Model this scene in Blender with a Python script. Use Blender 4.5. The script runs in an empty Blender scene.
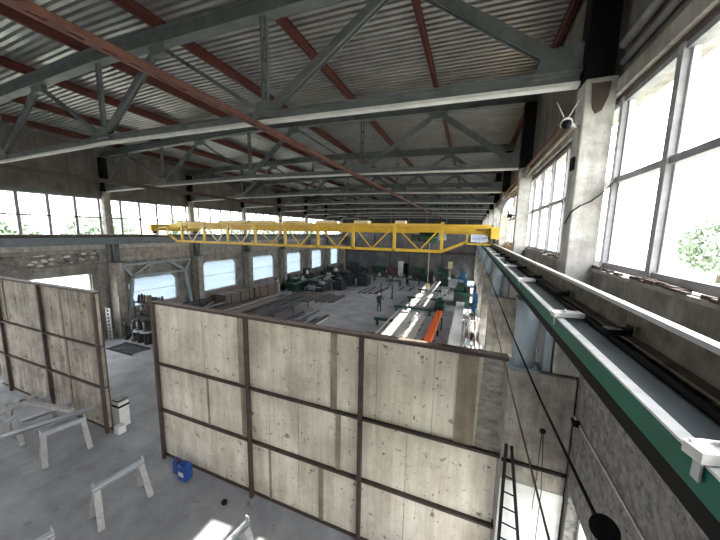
import bpy, bmesh, math, random
from mathutils import Vector, Matrix, Euler
random.seed(7)
SC = bpy.context.scene
COL = SC.collection
PI = math.pi
H = 7.33
# ---------------------------------------------------------------- camera
YAW, PIT, ROL, FPX = .3703, .1339, .018, 283.55
Fv = Vector((-math.sin(YAW)*math.cos(PIT), math.cos(YAW)*math.cos(PIT), -math.sin(PIT)))
R0 = Vector((math.cos(YAW), math.sin(YAW), 0)); U0 = R0.cross(Fv)
Rv = R0*math.cos(ROL)+U0*math.sin(ROL); Uv = -R0*math.sin(ROL)+U0*math.cos(ROL)
cd = bpy.data.cameras.new('camera'); cam = bpy.data.objects.new('camera', cd); COL.objects.link(cam)
cd.sensor_width = 36; cd.lens = 36*FPX/720; cd.clip_start = .05; cd.clip_end = 600
mw = Matrix((Rv, Uv, -Fv)).transposed().to_4x4(); mw.translation = (0, 0, H); cam.matrix_world = mw
SC.camera = cam
# ---------------------------------------------------------------- light
w = bpy.data.worlds.new('sky'); SC.world = w; w.use_nodes = True
nt = w.node_tree; bg = nt.nodes['Background']
tc = nt.nodes.new('ShaderNodeTexCoord'); sx = nt.nodes.new('ShaderNodeSeparateXYZ'); cr = nt.nodes.new('ShaderNodeValToRGB')
nt.links.new(tc.outputs['Generated'], sx.inputs[0]); nt.links.new(sx.outputs['Z'], cr.inputs[0]); nt.links.new(cr.outputs[0], bg.inputs[0])
cr.color_ramp.elements[0].color = (1, .985, .965, 1); cr.color_ramp.elements[1].color = (.80, .89, 1, 1)
bg.inputs[1].default_value = 5.0
sl = bpy.data.lights.new('sun', 'SUN'); so = bpy.data.objects.new('sun', sl); COL.objects.link(so)
sl.energy = 9; sl.angle = .012; sl.color = (1, .95, .87)
so.rotation_euler = Vector((-.85, -.07, -1.0)).to_track_quat('-Z', 'Y').to_euler()
for nm, x, z0, z1, s in (('daylight_opening_right', 2.35, 6.85, 9.4, 1), ('daylight_opening_left', -22.75, 6.7, 9.3, -1), ('low_daylight_opening_left', -22.75, 1.2, 4.8, -1), ('low_daylight_opening_right', 2.35, .9, 3.3, 1)):
    al = bpy.data.lights.new(nm, 'AREA'); ao = bpy.data.objects.new(nm, al); COL.objects.link(ao)
    al.shape = 'RECTANGLE'; al.size = z1-z0; al.size_y = 60.4; al.cycles.is_portal = True
    ao.location = (x, 17.8, (z0+z1)/2); ao.rotation_euler = (0, PI/2*s, 0)
SC.view_settings.view_transform = 'Standard'; SC.view_settings.look = 'None'; SC.view_settings.gamma = 1
SC.view_settings.exposure = 1.35
SC.cycles.use_denoising = True
SC.cycles.max_bounces = 10; SC.cycles.diffuse_bounces = 6; SC.cycles.glossy_bounces = 4; SC.cycles.transparent_max_bounces = 24
SC.cycles.sample_clamp_indirect = 8

# ---------------------------------------------------------------- materials
def mat(name, c1, c2=None, rough=.7, metal=0, scale=3, bump=0, detail=6, stretch=(1, 1, 1), spots=None, spot_scale=6, spot_at=.62, lo=.35, hi=.65, spec=.5, trans=0, streak=0, fine=None):
    m = bpy.data.materials.new(name); m.use_nodes = True; t = m.node_tree; N = t.nodes; L = t.links
    b = N['Principled BSDF']; b.inputs['Roughness'].default_value = rough; b.inputs['Metallic'].default_value = metal
    b.inputs['Specular IOR Level'].default_value = spec
    if c2 is None: c2 = tuple(x*.8 for x in c1)
    g = N.new('ShaderNodeNewGeometry'); mp = N.new('ShaderNodeMapping'); L.new(g.outputs['Position'], mp.inputs[0]); mp.inputs['Scale'].default_value = stretch
    n = N.new('ShaderNodeTexNoise'); n.inputs['Scale'].default_value = scale; n.inputs['Detail'].default_value = detail; n.inputs['Roughness'].default_value = .65
    L.new(mp.outputs[0], n.inputs['Vector'])
    r = N.new('ShaderNodeValToRGB'); r.color_ramp.elements[0].position = lo; r.color_ramp.elements[1].position = hi
    r.color_ramp.elements[0].color = (*c2, 1); r.color_ramp.elements[1].color = (*c1, 1); L.new(n.outputs['Fac'], r.inputs[0])
    out = r.outputs[0]
    if spots:
        n2 = N.new('ShaderNodeTexNoise'); n2.inputs['Scale'].default_value = spot_scale; n2.inputs['Detail'].default_value = 8; n2.inputs['Roughness'].default_value = .7
        L.new(mp.outputs[0], n2.inputs['Vector'])
        r2 = N.new('ShaderNodeValToRGB'); r2.color_ramp.elements[0].position = spot_at; r2.color_ramp.elements[1].position = spot_at+.06
        L.new(n2.outputs['Fac'], r2.inputs[0])
        mx = N.new('ShaderNodeMixRGB'); L.new(r2.outputs[0], mx.inputs[0]); L.new(out, mx.inputs[1]); mx.inputs[2].default_value = (*spots, 1); out = mx.outputs[0]
    if fine:
        n3 = N.new('ShaderNodeTexNoise'); n3.inputs['Scale'].default_value = 11; n3.inputs['Detail'].default_value = 3; L.new(g.outputs['Position'], n3.inputs['Vector'])
        r3 = N.new('ShaderNodeValToRGB'); r3.color_ramp.elements[0].position = .66; r3.color_ramp.elements[1].position = .72; L.new(n3.outputs['Fac'], r3.inputs[0])
        m3 = N.new('ShaderNodeMixRGB'); L.new(r3.outputs[0], m3.inputs[0]); L.new(out, m3.inputs[1]); m3.inputs[2].default_value = (*fine, 1); out = m3.outputs[0]
    if streak:
        q = N.new('ShaderNodeMapping'); q.inputs['Scale'].default_value = (2.6, 2.6, .22); L.new(g.outputs['Position'], q.inputs[0])
        n4 = N.new('ShaderNodeTexNoise'); n4.inputs['Scale'].default_value = 1.6; n4.inputs['Detail'].default_value = 7; n4.inputs['Roughness'].default_value = .7; L.new(q.outputs[0], n4.inputs['Vector'])
        r4 = N.new('ShaderNodeValToRGB'); r4.color_ramp.elements[0].position = .36; r4.color_ramp.elements[1].position = .62
        r4.color_ramp.elements[0].color = (1-streak, 1-streak*1.05, 1-streak*1.15, 1); r4.color_ramp.elements[1].color = (1, 1, 1, 1); L.new(n4.outputs['Fac'], r4.inputs[0])
        m4 = N.new('ShaderNodeMixRGB'); m4.blend_type = 'MULTIPLY'; m4.inputs[0].default_value = 1; L.new(out, m4.inputs[1]); L.new(r4.outputs[0], m4.inputs[2]); out = m4.outputs[0]
    L.new(out, b.inputs['Base Color'])
    if bump:
        bn = N.new('ShaderNodeTexNoise'); bn.inputs['Scale'].default_value = 25; bn.inputs['Detail'].default_value = 6; L.new(mp.outputs[0], bn.inputs['Vector'])
        bp = N.new('ShaderNodeBump'); bp.inputs['Strength'].default_value = bump; bp.inputs['Distance'].default_value = .03
        L.new(bn.outputs['Fac'], bp.inputs['Height']); L.new(bp.outputs[0], b.inputs['Normal'])
    if trans:
        tl = N.new('ShaderNodeBsdfTranslucent'); L.new(out, tl.inputs[0]); ms = N.new('ShaderNodeMixShader'); ms.inputs[0].default_value = trans
        L.new(b.outputs[0], ms.inputs[1]); L.new(tl.outputs[0], ms.inputs[2]); L.new(ms.outputs[0], N['Material Output'].inputs[0])
    return m

def glass_mat():
    m = bpy.data.materials.new('window_glass'); m.use_nodes = True; t = m.node_tree; N = t.nodes; L = t.links
    N.remove(N['Principled BSDF']); a = N.new('ShaderNodeBsdfTransparent'); g = N.new('ShaderNodeBsdfGlossy'); g.inputs['Roughness'].default_value = .05
    a.inputs[0].default_value = (.965, .965, .965, 1)
    mx = N.new('ShaderNodeMixShader'); mx.inputs[0].default_value = .05
    L.new(a.outputs[0], mx.inputs[1]); L.new(g.outputs[0], mx.inputs[2]); L.new(mx.outputs[0], N['Material Output'].inputs[0])
    return m
MT = dict(
    glass=glass_mat(), left_girder=mat('left_girder_paint', (.21, .25, .28), (.14, .17, .19), .5, scale=3),
    peel_base=mat('peeling_wall', (.36, .34, .31), (.10, .092, .085), .9, scale=3.2, bump=.4, spots=(.55, .54, .51), spot_scale=3, spot_at=.64),
    floor=mat('floor_concrete', (.44, .44, .46), (.235, .237, .255), .75, scale=.8, bump=.15, spots=(.17, .17, .18), spot_scale=1.3, spot_at=.62, lo=.3, hi=.7),
    wall=mat('wall_concrete', (.42, .40, .375), (.21, .20, .185), .85, streak=.3, scale=1.2, bump=.3, spots=(.10, .095, .09), spot_scale=2.2, spot_at=.6),
    cladding=mat('end_wall_cladding', (.17, .168, .168), (.09, .09, .094), .7, scale=.8),
    wall_dark=mat('wall_concrete_dark', (.24, .215, .195), (.14, .126, .115), .85, streak=.35, scale=1.2, bump=.2),
    wall_low=mat('rough_render', (.27, .26, .245), (.10, .097, .09), .9, scale=9, bump=.7, spots=(.055, .05, .045), spot_scale=6, spot_at=.6),
    column=mat('column_concrete', (.60, .59, .56), (.36, .35, .33), .85, streak=.25, scale=3.5, bump=.35, spots=(.24, .22, .2), spot_scale=7, spot_at=.68),
    column_dim=mat('aged_concrete', (.50, .475, .44), (.26, .245, .225), .85, streak=.35, scale=3, bump=.3, spots=(.15, .14, .13), spot_scale=5, spot_at=.65),
    panel=mat('partition_slab', (.92, .87, .745), (.56, .50, .40), .42, scale=.75, streak=.26, fine=(.22, .17, .11), bump=.12, spots=(.20, .15, .10), spot_scale=3.1, spot_at=.60, lo=.3, hi=.62),
    panel2=mat('partition_slab_stained', (.56, .51, .44), (.26, .225, .19), .7, streak=.45, fine=(.60, .57, .52), scale=1.1, bump=.15, spots=(.10, .08, .06), spot_scale=3.4, spot_at=.585, lo=.34, hi=.62),
    cement=mat('trowelled_cement', (.42, .40, .36), (.18, .165, .145), .9, scale=5, bump=.8, stretch=(1, 1, 2.2)),
    band=mat('joint_band', (.40, .35, .27), (.25, .21, .16), .8, scale=3, streak=.35),
    strip=mat('joint_board', (.23, .185, .135), (.15, .12, .09), .8, scale=4),
    rust=mat('rusty_paint', (.085, .055, .044), (.045, .032, .028), .65, scale=6),
    purlin=mat('red_primer', (.125, .026, .019), (.065, .018, .015), .6, scale=4),
    tie=mat('faded_red_primer', (.17, .062, .045), (.10, .042, .032), .6, scale=5),
    steel=mat('grey_green_steel', (.15, .165, .165), (.09, .10, .103), .5, scale=3, spec=.5),
    steel_light=mat('pale_steel_and_lit_flange', (.74, .73, .70), (.58, .58, .56), .5, scale=4),  # on the truss flange the paleness is reflected window light put into colour
    steel_blue=mat('blue_grey_steel', (.36, .43, .47), (.27, .33, .37), .5, scale=2),
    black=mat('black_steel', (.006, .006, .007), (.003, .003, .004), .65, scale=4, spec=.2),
    deck=mat('corrugated_deck', (.50, .50, .49), (.36, .36, .355), .38, metal=.6, scale=1.5),
    rail=mat('worn_rail_head', (.62, .62, .63), (.48, .48, .49), .35, metal=.5, scale=8),
    rail_web=mat('rusty_rail_web', (.15, .13, .10), (.05, .043, .035), .75, scale=7, bump=.3),
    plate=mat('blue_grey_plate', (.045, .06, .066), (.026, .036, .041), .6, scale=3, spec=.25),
    green=mat('green_paint', (.0, .12, .085), (.0, .085, .06), .45, scale=4),
    white=mat('dusty_white_angle', (.68, .68, .66), (.50, .50, .48), .45, scale=9),
    frame=mat('window_frame_paint', (.32, .32, .33), (.22, .22, .23), .55, scale=6),
    frame_white=mat('white_window_profile', (.8, .8, .8), (.65, .65, .65), .45, scale=6),
    film=mat('plastic_film', (.165, .20, .245), (.13, .165, .205), .5, scale=1.5, stretch=(1, .4, 3), trans=.8),
    yellow=mat('crane_yellow', (.78, .52, .05), (.62, .39, .04), .45, scale=3),
    yellow_pale=mat('pale_crane_cover', (.82, .72, .45), (.66, .56, .33), .5, scale=3),
    orange=mat('orange_primer', (.85, .16, .03), (.7, .12, .025), .5, scale=5),
    wood=mat('grey_weathered_steel', (.50, .50, .49), (.36, .355, .35), .6, scale=8),
    galv=mat('galvanised_channel', (.56, .59, .62), (.44, .47, .50), .38, metal=.4, scale=6),
    bluep=mat('blue_plastic', (.02, .085, .33), (.015, .06, .25), .35, scale=4),
    cream=mat('white_carton', (.78, .79, .77), (.66, .67, .66), .6, scale=4),
    profile=mat('bright_profile', (.80, .79, .75), (.62, .61, .58), .4, scale=6),
    stock=mat('dark_mill_steel', (.12, .12, .13), (.05, .048, .05), .55, metal=.2, scale=5),
    stock_brown=mat('brown_mill_steel', (.22, .175, .145), (.13, .10, .085), .65, scale=5),
    stock_pale=mat('pale_mill_steel', (.40, .38, .36), (.25, .235, .22), .5, scale=5),
    machine_green=mat('machine_green', (.02, .085, .05), (.012, .05, .03), .5, scale=5),
    machine_dark=mat('machine_dark', (.045, .047, .052), (.018, .019, .021), .55, scale=5),
    machine_blue=mat('machine_blue', (.05, .22, .42), (.035, .15, .3), .4, scale=5),
    red_brown=mat('red_brown_box', (.22, .06, .05), (.14, .045, .04), .6, scale=5),
    leaf=mat('hazed_foliage', (.30, .37, .27), (.19, .25, .18), .8, scale=2.5, bump=.8),  # leaf green lightened, outdoor haze is mixed into the colour
    bark=mat('bark', (.16, .12, .09), (.09, .07, .05), .9, scale=6),
    ground=mat('yard_ground', (.42, .40, .36), (.30, .29, .26), .95, scale=.4, spots=(.20, .25, .12), spot_scale=.15, spot_at=.5),
    house=mat('yard_wall', (.55, .54, .50), (.45, .44, .41), .9, scale=1),
    roofing=mat('yard_roof', (.30, .31, .33), (.22, .23, .25), .8, scale=1),
    lens=mat('lamp_glass', (.62, .62, .58), (.5, .5, .47), .25, scale=5),
    sign=mat('sign_white', (.82, .86, .9), (.78, .82, .86), .5, scale=3),
    sign_blue=mat('sign_blue', (.06, .22, .55), (.05, .18, .48), .5, scale=3),
    skin=mat('skin', (.55, .33, .24), (.48, .28, .2), .6), cloth=mat('dark_workwear', (.035, .04, .05), (.02, .025, .03), .8),
    helmet=mat('white_helmet', (.85, .85, .83), (.75, .75, .73), .4),
)
# ---------------------------------------------------------------- mesh helpers
class MB:
    def __init__(s): s.v = []; s.f = []; s.sm = []
    def add(s, vs, fs, smooth=False):
        n = len(s.v); s.v += [Vector(v) for v in vs]; s.f += [[i+n for i in f] for f in fs]; s.sm += [smooth]*len(fs); return s
    def box(s, x0, x1, y0, y1, z0, z1):
        return s.add([(x0,y0,z0),(x1,y0,z0),(x1,y1,z0),(x0,y1,z0),(x0,y0,z1),(x1,y0,z1),(x1,y1,z1),(x0,y1,z1)],
                     [(0,3,2,1),(4,5,6,7),(0,1,5,4),(1,2,6,5),(2,3,7,6),(3,0,4,7)])
    def bar(s, a, b, w_, h_, up=(0, 0, 1)):       # rectangular bar from a to b: w_ sideways, h_ along up
        a = Vector(a); b = Vector(b); d = (b-a).normalized(); u = Vector(up)
        if abs(d.dot(u)) > .99: u = Vector((0, 1, 0))
        r = d.cross(u).normalized(); u = r.cross(d).normalized()
        r = r*w_/2; u = u*h_/2
        return s.add([a-r-u, a+r-u, a+r+u, a-r+u, b-r-u, b+r-u, b+r+u, b-r+u], [(0,1,2,3),(7,6,5,4),(0,4,5,1),(1,5,6,2),(2,6,7,3),(3,7,4,0)])
    def tube(s, a, b, r0, r1=None, n=10, caps=True):
        if r1 is None: r1 = r0
        a = Vector(a); b = Vector(b); d = (b-a).normalized(); u = Vector((0, 0, 1)) if abs(d.z) < .9 else Vector((1, 0, 0))
        x = d.cross(u).normalized(); y = d.cross(x)
        vs = [a+(x*math.cos(t)+y*math.sin(t))*r0 for t in [2*PI*i/n for i in range(n)]]+[b+(x*math.cos(t)+y*math.sin(t))*r1 for t in [2*PI*i/n for i in range(n)]]
        s.add(vs, [(i, (i+1) % n, n+(i+1) % n, n+i) for i in range(n)], True)
        if caps: k = len(s.v)-2*n; s.f += [[k+i for i in range(n)][::-1], [k+n+i for i in range(n)]]; s.sm += [False]*2
        return s
    def path(s, pts, r, n=6):
        for a, b in zip(pts, pts[1:]): s.tube(a, b, r, r, n)
        return s
    def prism(s, prof, y0, y1, ax='Y'):           # prof: list of (p,q); ax Y: (x,z) along y ; ax X: (y,z) along x ; ax Z: (x,y) along z
        n = len(prof)
        g = (lambda p, t: (p[0], t, p[1])) if ax == 'Y' else (lambda p, t: (t, p[0], p[1])) if ax == 'X' else (lambda p, t: (p[0], p[1], t))
        vs = [g(p, y0) for p in prof]+[g(p, y1) for p in prof]
        return s.add(vs, [tuple(range(n)), tuple(range(2*n-1, n-1, -1))]+[(i, n+i, n+(i+1) % n, (i+1) % n) for i in range(n)])
    def lathe(s, prof, c=(0, 0, 0), n=20):        # prof: (r,z)
        m = len(prof); vs = []
        for r, z in prof: vs += [(c[0]+r*math.cos(2*PI*i/n), c[1]+r*math.sin(2*PI*i/n), c[2]+z) for i in range(n)]
        fs = [(j*n+i, j*n+(i+1) % n, (j+1)*n+(i+1) % n, (j+1)*n+i) for j in range(m-1) for i in range(n)]
        return s.add(vs, fs, True)
    def chan(s, a, b, w_, h_, t=.012, side=1):    # C channel as web + two flanges
        a = Vector(a); b = Vector(b); d = (b-a).normalized(); u = Vector((0, 0, 1)) if abs(d.z) < .9 else Vector((0, 1, 0)); r = d.cross(u).normalized(); u = r.cross(d).normalized()
        s.bar(a, b, t, h_, u)
        for k in (-1, 1):
            o = u*k*(h_/2-t/2)+r*side*w_/2; s.bar(a+o, b+o, w_, t, u)
        return s
def mk(name, mb, m, origin):
    me = bpy.data.meshes.new(name); me.from_pydata([v-origin for v in mb.v], [], mb.f)
    bm = bmesh.new(); bm.from_mesh(me); bmesh.ops.recalc_face_normals(bm, faces=bm.faces)
    for f, sm in zip(bm.faces, mb.sm): f.smooth = sm
    bm.to_mesh(me); bm.free(); me.materials.append(MT[m] if isinstance(m, str) else m)
    return bpy.data.objects.new(name, me)
ORG = {}
def bevel(o, wd, seg=2):
    b = o.modifiers.new('bevel', 'BEVEL'); b.width = wd; b.segments = seg; b.limit_method = 'ANGLE'; return o
def part(name, mb, m, parent, label=None):
    org = ORG[parent.name]; o = mk(name, mb, m, org); COL.objects.link(o); o.parent = parent; ORG[o.name] = org
    if label: o['label'] = label
    return o
def tag(o, label, cat, group=None, kind=None):
    o['label'] = label; o['category'] = cat
    if group: o['group'] = group
    if kind: o['kind'] = kind
    return o
def thing(name, loc, label, cat, group=None, kind=None):
    o = bpy.data.objects.new(name, None); COL.objects.link(o); o.location = loc; ORG[o.name] = Vector(loc); o.empty_display_size = .2
    return tag(o, label, cat, group, kind)
def solo(name, mb, m, label, cat, group=None, kind=None):
    lo = Vector([min(v[i] for v in mb.v) for i in range(3)]); hi = Vector([max(v[i] for v in mb.v) for i in range(3)])
    org = Vector(((lo.x+hi.x)/2, (lo.y+hi.y)/2, lo.z))
    o = mk(name, mb, m, org); o.location = org; COL.objects.link(o); ORG[o.name] = org
    return tag(o, label, cat, group, kind)
def struct(name, mb, m, label, cat='wall', parent=None):
    if parent is not None: return part(name, mb, m, parent)
    return solo(name, mb, m, label, cat, kind='structure')
def dup(src, loc, rotz, label, group=None):
    r = src.copy(); COL.objects.link(r); r.location = loc; r.rotation_euler = (0, 0, rotz); r['label'] = label
    if group: r['group'] = group
    for ch in list(src.children):
        c = ch.copy(); COL.objects.link(c); c.parent = r
        for g in list(ch.children):
            d = g.copy(); COL.objects.link(d); d.parent = c
    return r
ORD = ['nearest', 'second', 'third', 'fourth', 'fifth', 'sixth', 'seventh', 'eighth', 'ninth']
Y1 = 5.5                                       # first column line in view
YS = -12.5; YE = 48.0
LINES = [Y1-6]+[Y1+6*k for k in range(8)]      # -0.5 .. 47.5
XL, XR = -22.5, 1.9                            # glazing planes
# ---------------------------------------------------------------- structure: floor, walls, ceiling
struct('floor', MB().box(-23, 2.2, YS, YE+.3, -.3, 0), 'floor', 'grey dusty concrete floor of the workshop hall', 'floor')
# deck: trapezoidal ribs across the hall, gable with ridge at X=-10.3
def roof_z(x): return 12.68-.030*abs(x+10.3)
dk = MB(); y = YS; prof = []
while y < YE+.2:
    prof += [(y, 0), (y+.10, 0), (y+.108, .11), (y+.182, .11)]; y += .19
xs = (-23.2, -10.3, 2.6); np_ = len(prof)
dk.add([(x, p[0], roof_z(x)+p[1]) for x in xs for p in prof], [(k*np_+i, k*np_+i+1, (k+1)*np_+i+1, (k+1)*np_+i) for k in range(2) for i in range(np_-1)])
dko = struct('ceiling', dk, 'deck', 'corrugated grey steel roof deck over the whole hall', 'roof deck')
sd = dko.modifiers.new('solid', 'SOLIDIFY'); sd.thickness = .02; sd.offset = 1
def wall_run(mb, x0, x1, openings, z0, z1, y0=YS, y1=YE):
    """openings: list of (ya,yb,za,zb) sorted by ya, non overlapping"""
    y = y0
    for ya, yb, za, zb in openings:
        if ya > y: mb.box(x0, x1, y, ya, z0, z1)
        if za > z0: mb.box(x0, x1, ya, yb, z0, za)
        if zb < z1: mb.box(x0, x1, ya, yb, zb, z1)
        y = yb
    if y < y1: mb.box(x0, x1, y, y1, z0, z1)
    return mb
lowR = [(Y1+6*k+1.7, Y1+6*k+5.6, 1.0, 3.15) for k in range(-3, 7)]
lowL = [(Y1+6*k+(.85 if k != 1 else .9), Y1+6*k+(4.9 if k != 1 else 4.5), 1.65 if k >= 0 else 1.6, 4.42 if k != 1 else 3.75) for k in range(-3, 7)]
wr = struct('wall_right', wall_run(MB(), 1.76, 2.2, lowR, 0, 6.1), 'wall_low', 'rough grey concrete wall under the crane runway on the right')
part('sill_band', MB().box(1.77, 2.2, YS, YE, 6.11, 6.80), 'column_dim', wr)
ub = MB(); ub.box(1.84, 2.25, YS, YE, 9.502, 10.7); ub.box(1.84, 2.25, YS, YE, 10.72, 12.75); part('upper_panels', ub, 'wall_dark', wr)
part('lintel', MB().box(1.76, 2.25, YS, YE, 9.30, 9.50), 'column_dim', wr, 'stained concrete lintel over the glazing')
part('rust_flashing', MB().box(1.82, 1.98, YS, YE, 9.24, 9.295), 'rust', wr)
part('wall_joint', MB().box(1.74, 1.77, YS, YE, 4.40, 4.435), 'column', wr)
wl = struct('wall_left', wall_run(MB(), -22.8, -22.3, lowL, 0, 5.0), 'wall', 'weathered concrete panel wall along the far left side of the hall')
m_ = MB(); m_.box(-22.8, -22.36, YS, YE, 5.02, 5.9); part('lower_panel', m_, 'column_dim', wl); part('middle_panel', MB().box(-22.8, -22.36, YS, YE, 5.92, 6.72), 'column', wl)
m_ = MB(); m_.box(-22.85, -22.42, YS, YE, 9.2, 10.35); m_.box(-22.85, -22.42, YS, YE, 10.38, 12.7); part('upper_panels', m_, 'wall_dark', wl)
part('rust_band', MB().box(-22.42, -22.36, YS, YE, 10.3, 10.42), 'rust', wl)
part('lintel', MB().box(-22.85, -22.25, YS, YE, 9.16, 9.3), 'steel', wl)
peel = MB()
for i in range(22):
    y = 7.6+random.random()*3.1; z = 5.1+random.random()*.6; s_ = .03+random.random()*.07
    pr = [(y+s_*(1+.5*random.random())*math.cos(a)*1.4, z+s_*(.4+.6*random.random())*math.sin(a)) for a in [2*PI*j/7 for j in range(7)]]
    peel.prism(pr, -22.37, -22.335+.001*i, 'X')
part('peeled_patch', peel, 'cream', wl)
part('dark_patch', MB().box(-22.37, -22.34, 4.5, 10.9, 5.05, 5.72), 'peel_base', wl)
# back wall
wb = struct('wall_back', MB().box(-23, 2.4, YE, YE+.35, 0, 12.8), 'wall_dark', 'dark panelled end wall behind the yellow crane')
pm = MB()
for i in range(8): pm.box(-22.2+3.05*i+.12, -22.2+3.05*(i+1)-.12, YE-.04, YE-.005, .3, 3.9); 
for i in range(8): pm.box(-22.2+3.05*i+.12, -22.2+3.05*(i+1)-.12, YE-.04, YE-.005, 4.4, 7.4)
part('cladding_panels', pm, 'cladding', wb)
pm = MB()
for i in range(9): pm.box(-22.3+3.05*i, -22.1+3.05*i, YE-.22, YE-.045, 0, 12.3)
part('wall_posts', pm, 'steel', wb)
part('wall_rail', MB().box(-22, 2, YE-.3, YE-.225, 3.95, 4.35), 'rust', wb)
part('upper_cladding', MB().box(-22.9, 2.2, YE-.044, YE-.004, 7.6, 12.6), 'machine_dark', wb)
part('ply_board', MB().box(-7.7, -5.6, YE-.10, YE-.05, 1.6, 3.0), 'stock_brown', wb)
struct('wall_light_stop', MB().box(-23, 2.4, YS-.35, YS, 0, 12.8), 'wall', 'unseen concrete wall added behind the viewer to hold back light')  # added out of view to stop light flooding in; the hall runs on here

# ---------------------------------------------------------------- glazing bays
def glazing(n, side, y0, y1, label):
    x = XR if side > 0 else XL
    za, zb = (6.86, 9.24) if side > 0 else (6.74, 9.16)
    fm = MB(); wm = MB(); s = side
    fm.box(x-.05, x+.07, y0, y1, za, za+.09); fm.box(x-.05, x+.07, y0, y1, zb-.07, zb); zt = 8.12 if side > 0 else 7.93
    fm.box(x-.045, x+.06, y0, y1, zt-.04, zt+.04)
    ym = 4.04-1.2*14
    while ym < y1-.1:
        if ym > y0+.05:
            fm.box(x-.075, x+.06, ym-.045, ym+.045, za, zb)
            wm.box(x-.01, x+.045, ym-.075, ym-.047, za+.09, zb-.07); wm.box(x-.01, x+.045, ym+.047, ym+.075, za+.09, zb-.07)
        ym += 1.2
    f = struct('window_%d' % n, fm, 'frame', label, 'window')
    part('sash_profile', wm, 'frame_white', f)
    part('pane', MB().box(x+.005, x+.013, y0, y1, za+.01, zb-.01), 'glass', f)
n = 1
BAYS = [(-12.5, -6.5), (-6.5, -.5)]+[(Y1+6*(k-1), Y1+6*k) for k in range(0, 8)]
BAYS = [(-12.5, -6.45), (-6.45, -.5)]+[(-.5+6*k, 5.5+6*k) for k in range(8)]
for k, (a, b) in enumerate(BAYS):
    for side, sn in ((1, 'right'), (-1, 'left')):
        if k < 2: lab = 'high %s glazing behind the viewer, %s bay' % (sn, ORD[k])
        else: lab = 'tall clerestory glazing on the %s wall, %s bay from the viewer' % (sn, ORD[k-2])
        glazing(n, side, a+.002, min(b, 47.99)-.002, lab); n += 1
def low_window(n, side, o, lab):
    ya, yb, za, zb = o; fm = MB(); x = 1.98 if side > 0 else -22.52
    for a, b, c, d in ((ya, yb, za, za+.07), (ya, yb, zb-.07, zb), (ya, ya+.07, za, zb), (yb-.07, yb, za, zb)): fm.box(x-.05, x+.05, a, b, c, d)
    f = struct('window_%d' % n, fm, 'frame_white', lab, 'window')
    if side < 0:
        if ya < 11: part('pane', MB().box(x-.012, x-.004, ya, yb, za, zb), 'glass', f)
        else:
            fl = MB(); nz = 5; ny = 9
            vs = [(x-.02+.03*math.sin(i*1.7+j*2.3), ya+(yb-ya)*i/ny, za+(zb-za)*j/nz) for i in range(ny+1) for j in range(nz+1)]
            fl.add(vs, [(i*(nz+1)+j, (i+1)*(nz+1)+j, (i+1)*(nz+1)+j+1, i*(nz+1)+j+1) for i in range(ny) for j in range(nz)], True)
            part('plastic_film', fl, 'film', f, 'bluish white plastic film stretched over the opening')
            cm = MB()
            for a, s in ((ya, 1), (yb, -1)): cm.prism([(a, zb), (a+s*.45, zb), (a, zb-.45)], -22.47, -22.31, 'X')
            part('corner_haunch', cm, 'column_dim', f)
            part('lap_batten', MB().box(x+.02, x+.045, ya+.07, yb-.07, (za+zb)/2-.02, (za+zb)/2+.01), 'frame', f)
    else: 
        for q in (1, 2): part('mullion', MB().box(x-.05, x+.05, ya+(yb-ya)*q/3-.035, ya+(yb-ya)*q/3+.035, za+.07, zb-.07), 'frame_white', f)
        part('pane', MB().box(x+.002, x+.01, ya, yb, za, zb), 'glass', f)
for k in range(-3, 7):
    for side, ops, sn in ((1, lowR, 'right'), (-1, lowL, 'left')):
        i = k+3; o = ops[i]
        if o[1] > 47.6: continue
        if k < -1: lab = 'low %s window behind the viewer, %s bay' % (sn, ORD[k+3])
        elif side > 0: lab = 'low white framed window under the right crane runway, %s bay' % ORD[k+1]
        elif k < 1: lab = 'low unfilmed window opening in the left wall, %s bay' % ORD[k+1]
        else: lab = 'low window covered with pale blue film, %s from the grey portal frame' % ORD[k-1]
        low_window(n, side, o, lab); n += 1
# sill with brown debris
sm = MB()
for k in range(520):
    y = YS+1+random.random()*58; s_ = .03+random.random()*.06; x_ = 1.725+random.random()*.05; sm.box(x_, x_+.03+.04*random.random(), y, y+s_*2.5, 6.844, 6.85+s_*.5)
deb = solo('sill_debris', sm, 'rust', 'rusty brown crumbled debris lying along the right window sill', 'debris', kind='stuff')
part_m = MB().box(1.74, 1.84, YS, YE, 6.801, 6.843); part('ledge', part_m, 'column', wr)

# ---------------------------------------------------------------- columns
def make_column(y, side, label, grp):
    s = side; X = (lambda v: v) if s > 0 else (lambda v: -20.64-v)      # mirror about X=-10.32
    def bx(mb, a, b, *r): return mb.box(min(X(a), X(b)), max(X(a), X(b)), *r)
    t = thing('concrete_column', (X(1.4), y, 0), label, 'column', grp)
    bevel(part('upper_shaft', bx(MB(), 1.40, 1.78 if s > 0 else 1.72, y-.2, y+.2, 5.06, 9.58), 'column' if s > 0 else 'column_dim', t), .02)
    bevel(part('lower_shaft', bx(MB(), .76, 1.74 if s > 0 else 1.64, y-.25, y+.25, 0.002, 5.04), 'column_dim', t), .025)
    hb = MB().tube((X(.99), y, 5.06), (X(.99), y, 6.22), .175, .175, 24)
    bx(hb, .76, 1.2, y-.24, y+.24, 5.042, 5.06); bx(hb, .80, 1.18, y-.2, y+.2, 6.22, 6.252)
    part('steel_pedestal', hb, 'steel_blue' if s > 0 else 'steel', t)
    bx_ = MB(); bx(bx_, 1.26, 1.37, y-.15, y+.15, 5.05, 6.64); part('side_plate', bx_, 'steel_blue' if s > 0 else 'steel', t)
    return t
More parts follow.
